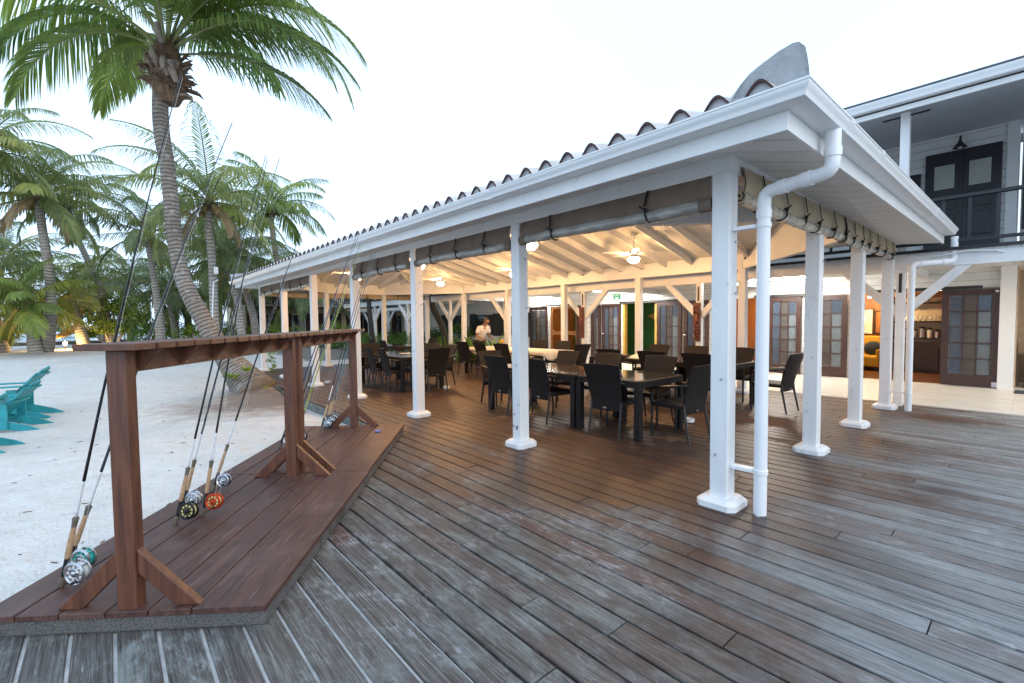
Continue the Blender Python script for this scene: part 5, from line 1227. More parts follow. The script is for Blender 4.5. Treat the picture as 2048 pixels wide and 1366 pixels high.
for k, (y0, y1, z0, z1, m) in enumerate(((1.55, 1.95, 1.02, 1.72, 'room_white'), (1.15, 1.48, 1.05, 1.65, 'warm_wood'), (3.6, 4.3, .9, 1.5, 'room_white'))):
    pf_ = thing('picture', ('framed tall picture of stacked pale notes above the sofa', 'brown wooden picture beside the pale notes', 'framed pale picture in the doorway left of the corner post')[k], 'picture', (12.96, (y0+y1)/2, (z0+z1)/2))
    mb = MB(); mb.box(12.955, 12.985, y0, y1, z0, z1); keep(mb.build('picture_board', m), pf_)
    if k == 0:
        mb = MB()
        for i in range(4):
            for j in range(9): mb.box(12.948, 12.9545, y0+.02+.093*i, y0+.02+.093*i+.08, z0+.03+.073*j, z0+.03+.073*j+.06)
        keep(mb.build('note_cards', 'cloth'), pf_)
    mb = MB(); 
    for a, b, c, d_ in ((y0-.03, y0, z0-.03, z1+.03), (y1, y1+.03, z0-.03, z1+.03), (y0, y1, z0-.03, z0), (y0, y1, z1, z1+.03)): mb.box(12.94, 12.99, a, b, c, d_)
    keep(mb.build('frame', 'cabinet'), pf_)
def ceil_lamp(x, y, z, w, l, mat, label, name='ceiling_lamp'):
    t = thing(name, label, 'lamp', (x, y, z)); mb = MB(); mb.box(-w/2, w/2, -l/2, l/2, -.03, 0); mb.build('diffuser', mat, t); mb = MB(); mb.box(-w/2-.02, w/2+.02, -l/2-.02, l/2+.02, 0.0005, .03); mb.build('housing', 'white', t)
ceil_lamp(12.2, 1.25, 2.06, .12, .5, 'roomlight', 'white lit lamp strip over the lamplit room, seen beside the second end post'); ceil_lamp(12.2, 1.85, 2.06, .12, .4, 'roomlight', 'white lit lamp strip in the lamplit room, left of the other strip'); ceil_lamp(12.0, 4.2, 2.3, .2, .5, 'roomlight', 'white lit lamp strip in the room behind the corner post')
ceil_lamp(9.93, 11.9, 2.45, .07, 1.3, 'tube', 'fluorescent tube lamp high on the porch wall above the screen door', 'tube_lamp')
ceil_lamp(8.4, -3.6, 2.47, .10, 1.2, 'tube', 'fluorescent tube lamp under the balcony beyond the corner column', 'tube_lamp'); ceil_lamp(8.6, 2.6, 2.47, .09, 1.2, 'tube', 'fluorescent tube lamp under the porch ceiling behind the end beam', 'tube_lamp'); ceil_lamp(8.6, 7.6, 2.47, .09, 1.2, 'tube', 'fluorescent tube lamp under the porch ceiling by the exit sign', 'tube_lamp')
t = thing('spot_lamp', 'small bare bulb glaring at the top corner of the right-hand doorway', 'lamp', (10.05, -.20, 2.10)); mb = MB(); mb.sphere((0, 0, -.02), .022, 10, 8); mb.build('bulb', 'starlamp', t, smooth=True); mb = MB(); mb.lathe([(.02, 0), (.025, .03), (.01, .035)], n=10); mb.build('socket', 'black', t)
t = thing('sconce', 'small yellow wall sconce in the green-walled room', 'lamp', (12.85, 6.15, 1.95)); mb = MB(); mb.lathe([(.03, -.10), (.06, .0), (.05, .10)], n=12); mb.build('sconce_glass', 'sconce', t, smooth=True); mb = MB(); mb.box(.02, .13, -.03, .03, -.08, -.04); mb.build('bracket', 'steel', t)
ceil_lamp(11.6, 7.5, 2.38, .14, .3, 'roomlight', 'lit ceiling lamp in the green-walled room'); ceil_lamp(11.4, 11.2, 2.38, .14, .3, 'roomlight', 'lit ceiling lamp behind the screen door')
# wooden fish tail and table in the green room
mb = MB(); mb.prism([(0, .10), (.12, .05), (.45, .28), (.52, .27), (.30, .0), (.50, -.30), (.43, -.31), (.12, -.06), (0, -.10), (-.5, -.16), (-.9, 0), (-.5, .16)], (12.94, 8.05, 1.62), (0, -1, 0), (0, 0, 1), (.04, 0, 0)); tag(mb.build('wooden_fish', simple('pale_driftwood', (.50, .34, .14), (.40, .26, .10), .6)), 'pale wooden fish with forked tail on the green wall', 'ornament')
t = thing('side_table', 'small reddish wooden stand by the green wall', 'table', (12.55, 7.62, .014)); mb = MB(); mb.box(-.2, .2, -.25, .25, .72, .76); mb.build('table_top', 'orangewood', t, bevel=.005)
for q in ((-.17, -.22), (.17, -.22), (-.17, .22), (.17, .22)): mb = MB(); mb.cbox((q[0], q[1], .36), .04, .04, .72); mb.build('leg', 'orangewood', t)
mb = MB(); mb.box(-.18, .18, -.22, .22, .3, .32); mb.build('lower_shelf', 'orangewood', t)
# exit sign
ex = thing('exit_sign', 'small green exit sign with pale lettering above the green-walled doorway', 'sign', (9.99, 8.30, 2.32))
mb = MB(); mb.box(-.012, .0, -.15, .15, -.10, .10); mb.build('sign_board', 'exit_green', ex); text_mesh('lettering', 'EXIT', .10, 'lightgreen', face_neg_x(V((-.0135, 0, .045))), ex, .0008); mb = MB(); mb.box(-.0145, -.0125, -.075, .075, -.07, -.03); mb.build('arrow_bar', 'lightgreen', ex)
# carved plaques on the balcony posts
def plaque(y, label):
    t = thing('carved_plaque', label, 'carving', (BX-.012, y, 1.0), 0, 'carved wooden plaques on the porch posts')
    mb = MB(); mb.box(-.035, 0, -.085, .085, 0, .86); mb.build('board', 'carving', t, bevel=.008)
    mb = MB(); 
    mb.sphere((-.04, 0, .50), (.03, .06, .11), 12, 9); mb.sphere((-.06, 0, .46), (.02, .014, .04), 8, 6); mb.sphere((-.055, .025, .53), (.012, .016, .012), 8, 6); mb.sphere((-.055, -.025, .53), (.012, .016, .012), 8, 6); mb.sphere((-.05, 0, .39), (.016, .03, .012), 8, 6)
    mb.tube([(-.045, -.06, .60), (-.055, -.03, .66), (-.055, .03, .68), (-.045, .065, .62)], .018, 7); mb.tube([(-.045, -.05, .72), (-.05, .01, .78), (-.045, .06, .74)], .016, 7)
    for k in range(6): mb.tube([(-.04, -.07+.02*math.sin(k), .05+.05*k), (-.052, 0, .075+.05*k), (-.04, .07, .05+.05*k+.02*math.cos(k))], .014, 6)
    mb.build('carved_face', 'carving', t, smooth=True)
plaque(3.42, 'dark red carved wooden face plaque on the porch post, nearer the corner downpipe'); plaque(6.76, 'dark red carved wooden face plaque on the porch post, left of the exit sign')
mb = MB(); mb.tube([(6.26, -.5, 2.45), (6.24, -.9, 2.50), (6.24, -1.2, 2.47), (6.4, -1.5, 2.33), (7.5, -1.9, 2.30), (9.8, -1.6, 2.38)], .012, 6); tag(mb.build('power_cable', 'white'), 'white cable looping under the balcony edge to the corner column', 'cable')
mb = MB(); mb.box(9.3, 9.8, -2.2, -1.35, .0125, .03); tag(mb.build('door_mat', 'cushion', bevel=.004), 'dark door mat on the pale porch floor past the corner column', 'door mat')

# ------------------------------------------------------------------ far guest house beyond the garden
gh = thing('guest_house', 'cream and brown guest house with a railed balcony on white forked posts beyond the garden', 'house', (12, 26, 0))
def G(mb, name, mat, **kw): return keep(mb.build(name, mat, None, **kw), gh)
gx = 11.5
mb = MB(); mb.box(gx+2.2, gx+8, 25, 42, -.2, 2.6); G(mb, 'wall', 'cream'); mb = MB(); mb.box(gx+2.2, gx+8, 25, 42, 2.61, 6); G(mb, 'upper_wall', 'brown_wall')
mb = MB(); mb.box(4, 13.6, 37, 44, -.2, 2.9); G(mb, 'cross_wall', 'cream'); mb = MB(); mb.box(4, 13.6, 36.96, 44, 2.91, 4.75); G(mb, 'cross_upper_wall', 'brown_wall')
mb = MB(); mb.add([(3.2, 36, 4.7), (14.4, 36, 4.7), (14.4, 45, 4.7), (3.2, 45, 4.7), (6, 40.5, 5.7), (12, 40.5, 5.7)], [(0,1,5,4), (1,2,5), (2,3,4,5), (3,0,4), (3,2,1,0)]); G(mb, 'roof', 'brown_wall')
mb = MB(); mb.box(gx, gx+2.2, 18.9, 37, 2.30, 2.50); G(mb, 'balcony_slab', 'white')
for a in (4.6, 7.2, 9.6, 12.0):
    mb = MB(); mb.box(a, a+1.0, 36.93, 36.99, .7, 2.2); w = G(mb, 'window', 'white'); mb = MB(); mb.box(a+.08, a+.92, 36.90, 36.925, .78, 2.12); mb.build('pane', 'pane_dark', w)
    for s in (-.5, 1.02): mb = MB(); mb.box(a+s, a+s+.46, 36.93, 36.99, .65, 2.25); G(mb, 'shutter', 'brown_wall')
for yy in (26, 28.6, 31.2, 33.8):
    mb = MB(); mb.box(gx+2.14, gx+2.198, yy, yy+.95, .55, 2.1); w = G(mb, 'window', 'white'); mb = MB(); mb.box(gx+2.11, gx+2.138, yy+.08, yy+.87, .63, 2.02); mb.build('pane', 'pane_dark', w)
    mb = MB(); mb.box(gx+2.13, gx+2.198, yy+1.0, yy+1.7, .1, 2.25); G(mb, 'shutter', 'brown_wall')
for k in range(6):
    yy = 19.4+3.3*k; mb = MB(); mb.box(gx, gx+.13, yy-.065, yy+.065, -.1, 2.299); p = G(mb, 'post', 'post')
    for s in (-1, 1): mb = MB(); mb.prism([(.065, 1.35), (.065, 1.55), (.80, 2.29), (1.0, 2.29)], (gx+.015, yy, 0), (0, s, 0), (0, 0, 1), (.1, 0, 0)); mb.build('knee_brace', 'post', p)
mb = MB(); mb.box(gx, gx+.06, 18.9, 37, 3.30, 3.36); mb.box(gx, gx+.05, 18.9, 37, 2.56, 2.61); G(mb, 'hand_rail', 'black'); mb = MB(); yy = 18.95
while yy < 37: mb.box(gx+.01, gx+.04, yy, yy+.035, 2.611, 3.299); yy += .16
bo = G(mb, 'balusters', 'black'); bo['kind'] = 'stuff'
mb = MB(); mb.box(4, 11.4, 35.2, 36.9, 2.6, 2.75); G(mb, 'cross_balcony', 'brown_wall'); mb = MB(); mb.box(4, 11.4, 35.2, 35.26, 3.5, 3.56); xx = 4
while xx < 11.4: mb.box(xx, xx+.035, 35.21, 35.25, 2.76, 3.499); xx += .17
bo = G(mb, 'cross_balusters', 'white'); bo['kind'] = 'stuff'
# ------------------------------------------------------------------ palms and plants
def trunkmat(name, c1, c2, k):
    m, nt, b = newmat(name); tc = nd(nt, "ShaderNodeTexCoord"); s = nd(nt, "ShaderNodeSeparateXYZ"); at = nd(nt, "ShaderNodeAttribute", attribute_name="tone")
    nt.links.new(tc.outputs["Object"], s.inputs[0]); f = noise(nt, tc.outputs["Object"], 4, 4, .6)
    a = math_(nt, "ADD", math_(nt, "MULTIPLY", at.outputs["Fac"], k), math_(nt, "MULTIPLY", f, 1.3))
    r_ = math_(nt, "FRACT", a); g = ramp(nt, r_, [(0, (0,)*3), (.16, (.15,)*3), (.34, (1,)*3), (.8, (.8,)*3), (1, (.3,)*3)])
    big = noise(nt, tc.outputs["Object"], 1.1, 4, .6); lich = noise(nt, tc.outputs["Object"], 9, 5, .7)
    c = mixc(nt, ramp(nt, big, [(.35, (0,)*3), (.65, (1,)*3)]), c1, c2)
    c = mixc(nt, math_(nt, "SUBTRACT", 1., g), c, tuple(x*.55 for x in c2))
    c = mixc(nt, ramp(nt, lich, [(.55, (0,)*3), (.68, (.7,)*3)]), c, (.42, .42, .40))
    nt.links.new(c, b.inputs["Base Color"]); b.inputs["Roughness"].default_value = .9
    bump(nt, b, math_(nt, "ADD", g, math_(nt, "MULTIPLY", lich, .6)), .8, .03); return m
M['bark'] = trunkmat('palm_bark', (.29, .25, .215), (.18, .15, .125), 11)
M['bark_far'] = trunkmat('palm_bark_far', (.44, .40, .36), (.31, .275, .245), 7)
M['bark_dark'] = simple('dark_bark', (.045, .038, .034), (.025, .022, .02), .9, 8, bs=.5)
def smooth_path(pts, n=6):
    out = []
    for i in range(len(pts)-1):
        p0, p1, p2, p3 = pts[max(i-1, 0)], pts[i], pts[i+1], pts[min(i+2, len(pts)-1)]
        for k in range(n):
            t = k/n; out.append(.5*((2*p1)+(-p0+p2)*t+(2*p0-5*p1+4*p2-p3)*t*t+(-p0+3*p1-3*p2+p3)*t**3))
    return out+[pts[-1]]
def trunk_mesh(pts, rads, name, mat, par, n=16):
    P_ = smooth_path([V((*p, r)) if False else V(p) for p in pts], 8); k = len(P_); rr = []
    m = len(rads)-1
    for i in range(k):
        t = i/(k-1)*m; j = min(int(t), m-1); rr.append(rads[j]*(1-(t-j))+rads[j+1]*(t-j))
    # resample finely for ring scars
    L = [0]
    for a, b in zip(P_, P_[1:]): L.append(L[-1]+(b-a).length)
    N = max(24, int(L[-1]/.05)); q = []; qr = []; d = []
    j = 0
    for i in range(N+1):
        s = L[-1]*i/N
        while j < k-2 and L[j+1] < s: j += 1
        t = (s-L[j])/max(1e-6, L[j+1]-L[j]); q.append(P_[j].lerp(P_[j+1], t)); ring = .5+.5*math.sin(s*2*PI/.10)
        qr.append((rr[j]*(1-t)+rr[j+1]*t)*(1+.018*ring+.02*math.sin(s*3.1))); d.append(s)
    mb = MB(); mb.tube(q, qr, n); mb.t = [d[i] for i in range(N+1) for _ in range(n)]
    return mb.build(name, mat, par, smooth=True, tone=True)
def frond(leaf, stalk, base, az, el, L, droop, nl=60, ll=.75, lw=.036, twist=0, curl=.9, gap=0):
    # one feather frond: a bending stalk with two rows of hanging leaflets
    h = V((math.cos(az), math.sin(az), 0)); up = V((0, 0, 1)); side0 = V((-h.y, h.x, 0))
    n = 18; pts = [V(base)]; tg = []
    for i in range(n):
        s = (i+.5)/n; e = el-droop*s**1.25; d = h*math.cos(e)+up*math.sin(e)+side0*twist*s; d.normalize(); tg.append(d); pts.append(pts[-1]+d*(L/n))
    tg.append(tg[-1])
    ft = rnd()**2.2*.8
    stalk.tube(pts, [max(.004, .032*(1-i/n)**.8*(L/4)) for i in range(n+1)], 5)
    for k in range(nl):
        s = .13+.865*(k+.5)/nl; f = s*n; i = min(int(f), n-1); p = pts[i].lerp(pts[i+1], f-i); t = tg[i].lerp(tg[i+1], f-i).normalized()
        sd = t.cross(up)
        if sd.length < .1: sd = side0.copy()
        sd.normalize(); nr = sd.cross(t)
        prof = min(1, .45+2.6*(s-.1))*min(1, .28+1.5*(1-s)**.8)
        for sg in (-1, 1):
            if gap and rnd() < gap: continue
            a = R(58-34*s)+ru(-.09, .09); l = ll*prof*ru(.88, 1.1); d = (sd*sg*math.sin(a)+t*math.cos(a)+nr*.22).normalized()
            leaf.tone = min(1, ft*.7+rnd()**2*.45)
            w = lw*ru(.8, 1.1)*.5; wv = (t-d*t.dot(d)).normalized(); g = V((0, 0, -1)); q0 = p
            d1 = (d+g*.18*curl).normalized(); q1 = q0+d1*l*.35; d2 = (d+g*(.65*curl+ru(0, .2))).normalized(); q2 = q1+d2*l*.35; d3 = (d+g*(1.35*curl+ru(0, .3))).normalized(); q3 = q2+d3*l*.32
            leaf.add([q0-wv*w*.5, q0+wv*w*.5, q1-wv*w, q1+wv*w, q2-wv*w*.75, q2+wv*w*.75, q3], [(0,1,3,2), (2,3,5,4), (4,5,6)])
    leaf.tone = 0
fw = V((cF.x, cF.y, 0)).normalized(); rt = V((cR0.x, cR0.y, 0)).normalized()
def azim(deg): # 0 = to the right of the photograph, 90 = away
    v = rt*math.cos(R(deg))+fw*math.sin(R(deg)); return math.atan2(v.y, v.x)
def main_palm():
    D = 10.6
    px = [(512, 800), (478, 745), (440, 695), (404, 635), (367, 560), (350, 480), (342, 400), (334, 330), (323, 260), (321, 190), (330, 110)]
    pts = [atd(a, b_, D+(.0 if i else -.15)) for i, (a, b_) in enumerate(px)]; pts[0].z = gz(pts[0].x, pts[0].y)-.1
    t = thing('palm_tree', 'tall leaning coconut palm with ragged brown sheaths, rising beside the rod rack', 'palm tree', tuple(pts[0]))
    o = trunk_mesh(pts, [.46, .31, .215, .18, .162, .152, .146, .15, .152, .155, .10], 'trunk', 'bark', None, 20); keep(o, t)
    top = atd(334, 105, D)
    # old sheaths and stubs wrapped round the crown base
    mb = MB(); mg = MB()
    for k in range(80):
        a = k*2.4; z = ru(-1.05, -.15); c = top+V((0, 0, z)); rr = .20+.16*math.exp(-((z+.62)/.38)**2); u = V((math.cos(a), math.sin(a), 0)); s = V((-u.y, u.x, 0)); w = ru(.05, .12); l = ru(.16, .36); d = (u*ru(.35, .9)+V((0, 0, ru(-.3, 1)))).normalized()
        q = c+u*rr*.8; b2 = mg if k % 4 == 0 else mb
        b2.obox(q+d*l*.4, d*l*.5, s*w*.6+V((0, 0, ru(-.02, .02))), d.cross(s)*.012)
        tip = q+d*l*.9; b2.tube([tip, tip+(u*ru(.2, .9)+V((0, 0, ru(-1, .2)))+s*ru(-.5, .5))*.14], [w*.35, .004], 4)
    mb.lathe([(.20, -1.15), (.30, -.95), (.35, -.65), (.33, -.35), (.27, -.1), (.2, .25)], top, (0, 0, 1), 14)
    keep(mb.build('sheath', 'husk'), t); keep(mg.build('dry_sheath', 'husk_grey'), t)
    mg = MB()
    for k, (dx, dz) in enumerate(((.12, -.42), (-.1, -.2), (.3, -.55), (.02, .3))):
        c = top+rt*dx-fw*.28+V((0, 0, dz)); mg.tube([c+V((0, 0, .18)), c+V((.02, 0, 0))-fw*.05, c-fw*.02+rt*.10+V((0, 0, -.26))], [.06, .085, .05], 7); keep(mg.build('dry_sheath', 'husk_grey', smooth=True), t); mg = MB()
    spec = [ # az, el, L, droop, leaflet length, twist
        (4, 36, 4.8, 112, 1.1, 0), (-18, 44, 4.8, 108, 1.1, .1), (22, 42, 4.5, 96, 1.05, 0), (-8, 30, 4.5, 98, 1.1, 0), (12, 50, 4.9, 108, 1.1, 0), (172, 32, 4.7, 96, 1.1, 0), (190, 44, 4.8, 98, 1.1, 0),
        (176, 40, 4.6, 88, .95, 0), (188, 66, 4.4, 92, .9, 0),
        (50, 70, 4.3, 80, .85, 0), (120, 74, 4.2, 78, .85, 0), (-42, 52, 4.6, 98, 1.0, 0), (-75, 62, 4.5, 95, .9, 0), (-110, 60, 4.5, 95, .9, 0), (80, 50, 4.3, 85, .9, 0), (12, 66, 4.9, 92, .95, 0), (-15, 64, 4.4, 78, .9, 0), (40, 55, 4.2, 95, .9, 0), (140, 45, 4.2, 95, .9, 0), (30, 20, 3.6, 70, .85, 0), (-35, 70, 4.4, 85, .9, 0), (-60, 30, 4.3, 95, .95, 0), (-120, 30, 4.3, 90, .95, 0), (-5, 56, 4.7, 96, .95, 0), (-95, 76, 4.5, 80, .9, 0), (150, 30, 4.0, 85, .9, 0)]
    for az, el, L, dr, ll, tw in spec:
        lf = MB(); st = MB(); a = azim(az); b0 = top+V((math.cos(a), math.sin(a), 0))*.12+V((0, 0, -.15+el/160))
        frond(lf, st, b0, a, R(el), L, R(dr), 92, ll*1.22, .044, tw, 1.35)
        f = keep(lf.build('frond', 'palm', None, recalc=False, tone=True), t); st.build('stalk', 'stalk', f, smooth=True)
    nuts = MB()
main_palm()
# shared crown shapes for the palms behind
def crown_mesh(seed, n, L, mat, low=-25, high=80, nl=46, ll=1.0, curl=1.35, lw=.055, droop=(60, 115)):
    random.seed(seed); lf = MB(); st = MB()
    for k in range(n):
        q = (k+.5)/n; el = low+(high-low)*q**.8; a = k*2.399+ru(-.25, .25)
        frond(lf, st, (0, 0, 0), a, R(el), L*ru(.85, 1.08)*(.8+.2*q), R(ru(*droop))*(.6+.4*(el+40)/120), nl, ll*ru(.85, 1.1), lw, ru(-.25, .25), curl)
    a = lf.build('crown', mat, None, recalc=False, tone=True); b_ = st.build('stalks', 'stalk', a); return a
CR = [crown_mesh(11, 22, 4.0, 'palm_far'), crown_mesh(23, 22, 3.9, 'palm_dark', -30), crown_mesh(37, 20, 4.0, 'palm_far', -35, 70), crown_mesh(41, 20, 3.4, 'palm', -20, 75)]
random.seed(19)
dead = MB(); ds = MB()
for k in range(4): frond(dead, ds, (0, 0, 0), k*1.7+.4, R(-22), 2.0, R(65), 34, .55, .05, 0, 1.3)
DEADC = dead.build('dry_fronds', 'palm_dead', None, recalc=False, tone=True); ds.build('dry_stalks', 'husk', DEADC)
used_c = set()
def palm(label, px, D, rads, crown, rz=0, sc=1., dry=0, nuts=0, group='coconut palms along the beach', tilt=0, curve=True):
    pts = [atd(a, b_, D) for a, b_ in px]; pts[0].z = min(pts[0].z, gz(pts[0].x, pts[0].y))-.1
    t = thing('palm_tree', label, 'palm tree', tuple(pts[0]), 0, group); rads = [r_*.72 for r_ in rads]
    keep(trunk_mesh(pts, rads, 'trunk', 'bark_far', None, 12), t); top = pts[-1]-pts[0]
    src = CR[crown]
    def put(src):
        if src.name in used_c: c = copy_tree(src, t)
        else: c = src; used_c.add(src.name); c.parent = t
        c.matrix_parent_inverse = Matrix.Identity(4)
        c.location = top; c.rotation_euler = (ru(-.12, .12), tilt+ru(-.1, .1), rz); c.scale = (sc,)*3; return c
    put(src)
    if dry: put(DEADC)
    mb = MB()
    for k in range(14): a = k*2.4; mb.obox(pts[-1]+V((math.cos(a)*.16, math.sin(a)*.16, -.1-.02*k)), V((math.cos(a), math.sin(a), .8))*.12, V((-math.sin(a), math.cos(a), 0))*.06, V((0, 0, .02)))
    keep(mb.build('sheath', 'husk'), t)
    for k in range(nuts):
        a = k*1.3; mb = MB(); mb.sphere(pts[-1]+V((math.cos(a)*.28, math.sin(a)*.28, -.30-.07*(k % 3))), (.11, .11, .14), 8, 6); keep(mb.build('coconut', 'coconut', smooth=True), t)
    return t
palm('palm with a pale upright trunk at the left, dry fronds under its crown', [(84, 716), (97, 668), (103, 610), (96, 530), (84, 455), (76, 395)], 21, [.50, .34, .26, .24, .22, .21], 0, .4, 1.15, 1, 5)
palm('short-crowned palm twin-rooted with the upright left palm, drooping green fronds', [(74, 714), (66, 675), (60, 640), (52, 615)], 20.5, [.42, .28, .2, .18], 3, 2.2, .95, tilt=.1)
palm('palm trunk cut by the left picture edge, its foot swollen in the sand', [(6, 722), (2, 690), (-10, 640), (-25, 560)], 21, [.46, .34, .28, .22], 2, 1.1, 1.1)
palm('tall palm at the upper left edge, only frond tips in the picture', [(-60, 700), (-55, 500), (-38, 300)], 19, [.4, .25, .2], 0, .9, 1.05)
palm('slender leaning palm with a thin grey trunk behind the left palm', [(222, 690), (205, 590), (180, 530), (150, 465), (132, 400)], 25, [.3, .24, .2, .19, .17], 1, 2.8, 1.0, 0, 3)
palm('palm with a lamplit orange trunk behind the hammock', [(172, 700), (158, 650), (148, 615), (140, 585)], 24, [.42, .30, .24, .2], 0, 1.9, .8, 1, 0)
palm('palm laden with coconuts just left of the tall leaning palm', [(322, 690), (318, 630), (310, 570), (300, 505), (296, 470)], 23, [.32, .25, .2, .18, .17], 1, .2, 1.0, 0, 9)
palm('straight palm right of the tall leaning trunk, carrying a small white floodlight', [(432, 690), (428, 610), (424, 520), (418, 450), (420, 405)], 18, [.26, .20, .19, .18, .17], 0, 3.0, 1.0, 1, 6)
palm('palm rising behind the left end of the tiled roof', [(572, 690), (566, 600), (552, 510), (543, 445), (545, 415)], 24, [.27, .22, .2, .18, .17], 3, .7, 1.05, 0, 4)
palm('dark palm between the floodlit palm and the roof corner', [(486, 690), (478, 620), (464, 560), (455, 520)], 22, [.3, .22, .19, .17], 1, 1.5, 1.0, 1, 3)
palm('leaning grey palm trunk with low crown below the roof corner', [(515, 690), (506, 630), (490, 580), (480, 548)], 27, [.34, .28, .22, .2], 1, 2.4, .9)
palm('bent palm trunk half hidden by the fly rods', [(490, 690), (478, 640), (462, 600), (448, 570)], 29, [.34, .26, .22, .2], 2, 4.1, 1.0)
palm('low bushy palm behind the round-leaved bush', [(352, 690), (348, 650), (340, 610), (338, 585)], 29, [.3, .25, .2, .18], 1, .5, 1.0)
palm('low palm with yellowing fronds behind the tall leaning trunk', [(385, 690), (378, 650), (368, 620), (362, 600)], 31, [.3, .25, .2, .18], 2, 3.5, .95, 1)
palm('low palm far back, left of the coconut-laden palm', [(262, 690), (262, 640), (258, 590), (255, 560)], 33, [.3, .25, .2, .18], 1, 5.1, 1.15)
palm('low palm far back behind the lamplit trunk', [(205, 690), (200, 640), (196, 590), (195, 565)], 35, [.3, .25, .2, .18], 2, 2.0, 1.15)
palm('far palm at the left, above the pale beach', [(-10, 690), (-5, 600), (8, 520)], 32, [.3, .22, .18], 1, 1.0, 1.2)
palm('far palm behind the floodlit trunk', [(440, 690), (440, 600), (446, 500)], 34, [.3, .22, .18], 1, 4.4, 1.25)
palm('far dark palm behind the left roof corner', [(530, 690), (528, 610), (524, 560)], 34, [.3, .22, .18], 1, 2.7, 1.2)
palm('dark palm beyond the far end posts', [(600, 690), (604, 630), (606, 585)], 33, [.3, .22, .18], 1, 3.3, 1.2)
fl = thing('flood_lamp', 'small white floodlight box with pipe clipped to the straight palm trunk', 'lamp', tuple(atd(433, 545, 17.75)))
mb = MB(); c = atd(432, 541, 17.75); mb.cbox(c, .13, .13, .26); keep(mb.build('lamp_box', 'white', bevel=.01), fl); mb = MB(); mb.tube([atd(436, 560, 17.75), atd(427, 564, 17.75), atd(425, 620, 17.72), atd(425, 672, 17.72)], .022, 6); keep(mb.build('pipe', 'pipe'), fl)

def leaves(mb, c, r, n, size, up=.3, aspect=.6, shell=.5):
    c = V(c); r = V(r) if not isinstance(r, (int, float)) else V((r, r, r))
    for _ in range(n):
        d = V((random.gauss(0, 1), random.gauss(0, 1), random.gauss(0, 1))).normalized(); q = (shell+(1-shell)*rnd())
        p = c+V((d.x*r.x, d.y*r.y, d.z*r.z))*q; a = (d+V((ru(-.6, .6), ru(-.6, .6), ru(-.4, .6)+up))).normalized(); s = a.orthogonal().normalized(); s = (s*math.cos(k_ := ru(0, 6.28))+a.cross(s)*math.sin(k_)); e = a.cross(s)
        l = size*ru(.65, 1.2); mb.tone = rnd()**2*.7
        b_ = a*l*.12
        mb.add([p-s*l*.5, p-e*l*aspect*.5-s*l*.05+b_, p+s*l*.5-b_, p+e*l*aspect*.5-s*l*.05+b_], [(0,1,2,3)])
    mb.tone = 0
def bush(label, c, blobs, n, size, mat, name='bush', cat='bush', stem=True, group=None, aspect=.7):
    t = thing(name, label, cat, tuple(c), 0, group); mb = MB(); sm = MB(); c = V(c)
    for (dx, dy, dz, r, f) in blobs:
        leaves(mb, (dx, dy, dz), (r, r, r*.72), int(n*f), size, aspect=aspect)
        sm.tube([(dx*.15, dy*.15, 0), (dx*.5, dy*.5, dz*.5), (dx, dy, dz)], [.07, .05, .02], 6)
    mb.build('foliage', mat, t, recalc=False, tone=True)
    if stem: sm.build('stems', 'bark_far', t, smooth=True)
    return t
def along(px, py, D): p = atd(px, py, D); p.z = gz(p.x, p.y); return p
def cam_blob(r_, f_, u_, rad, w): v = rt*r_+fw*f_; return (v.x, v.y, u_, rad, w)
bush('spreading round-leaved bush with yellowish lower leaves beside the ground lamp', along(225, 690, 25), [cam_blob(-.6, 0, 1.9, .95, 1), cam_blob(.5, .3, 2.2, .9, 1), cam_blob(1.2, 0, 1.7, .8, .8), cam_blob(-.2, -.4, 1.2, .7, .7), cam_blob(.7, -.3, 1.1, .6, .6), cam_blob(-1.0, -.2, .8, .5, .5), cam_blob(0, .2, 2.5, .6, .5)], 520, .17, 'seagrape')
bush('low dark bush behind the round-leaved bush', along(275, 690, 30), [cam_blob(0, 0, 1.2, 1.3, 1), cam_blob(1.6, 0, 1, 1.1, 1)], 420, .2, 'darkleaf')
for k, (px, D, sz) in enumerate(((300, 29, 1.0), (345, 31, 1.1), (388, 28, .9), (415, 33, 1.2), (455, 30, 1.0), (250, 34, 1.2))):
    p = along(px, 692, D); bush('light green shrub at the edge of the sand %s' % ('under the coconut-laden palm', 'behind the tall leaning trunk', 'right behind the rods in the rack', 'left of the floodlit trunk', 'right of the floodlit trunk', 'behind the round-leaved bush')[k], p, [cam_blob(-.8*sz, 0, .6*sz, .75*sz, 1), cam_blob(.7*sz, .2, .7*sz, .7*sz, 1), cam_blob(0, 0, 1.0*sz, .6*sz, .7)], 240, .17, 'bright' if k % 2 == 0 else 'seagrape', 'beach_shrub', 'shrub', True, 'light green shrubs at the sand edge', .5)
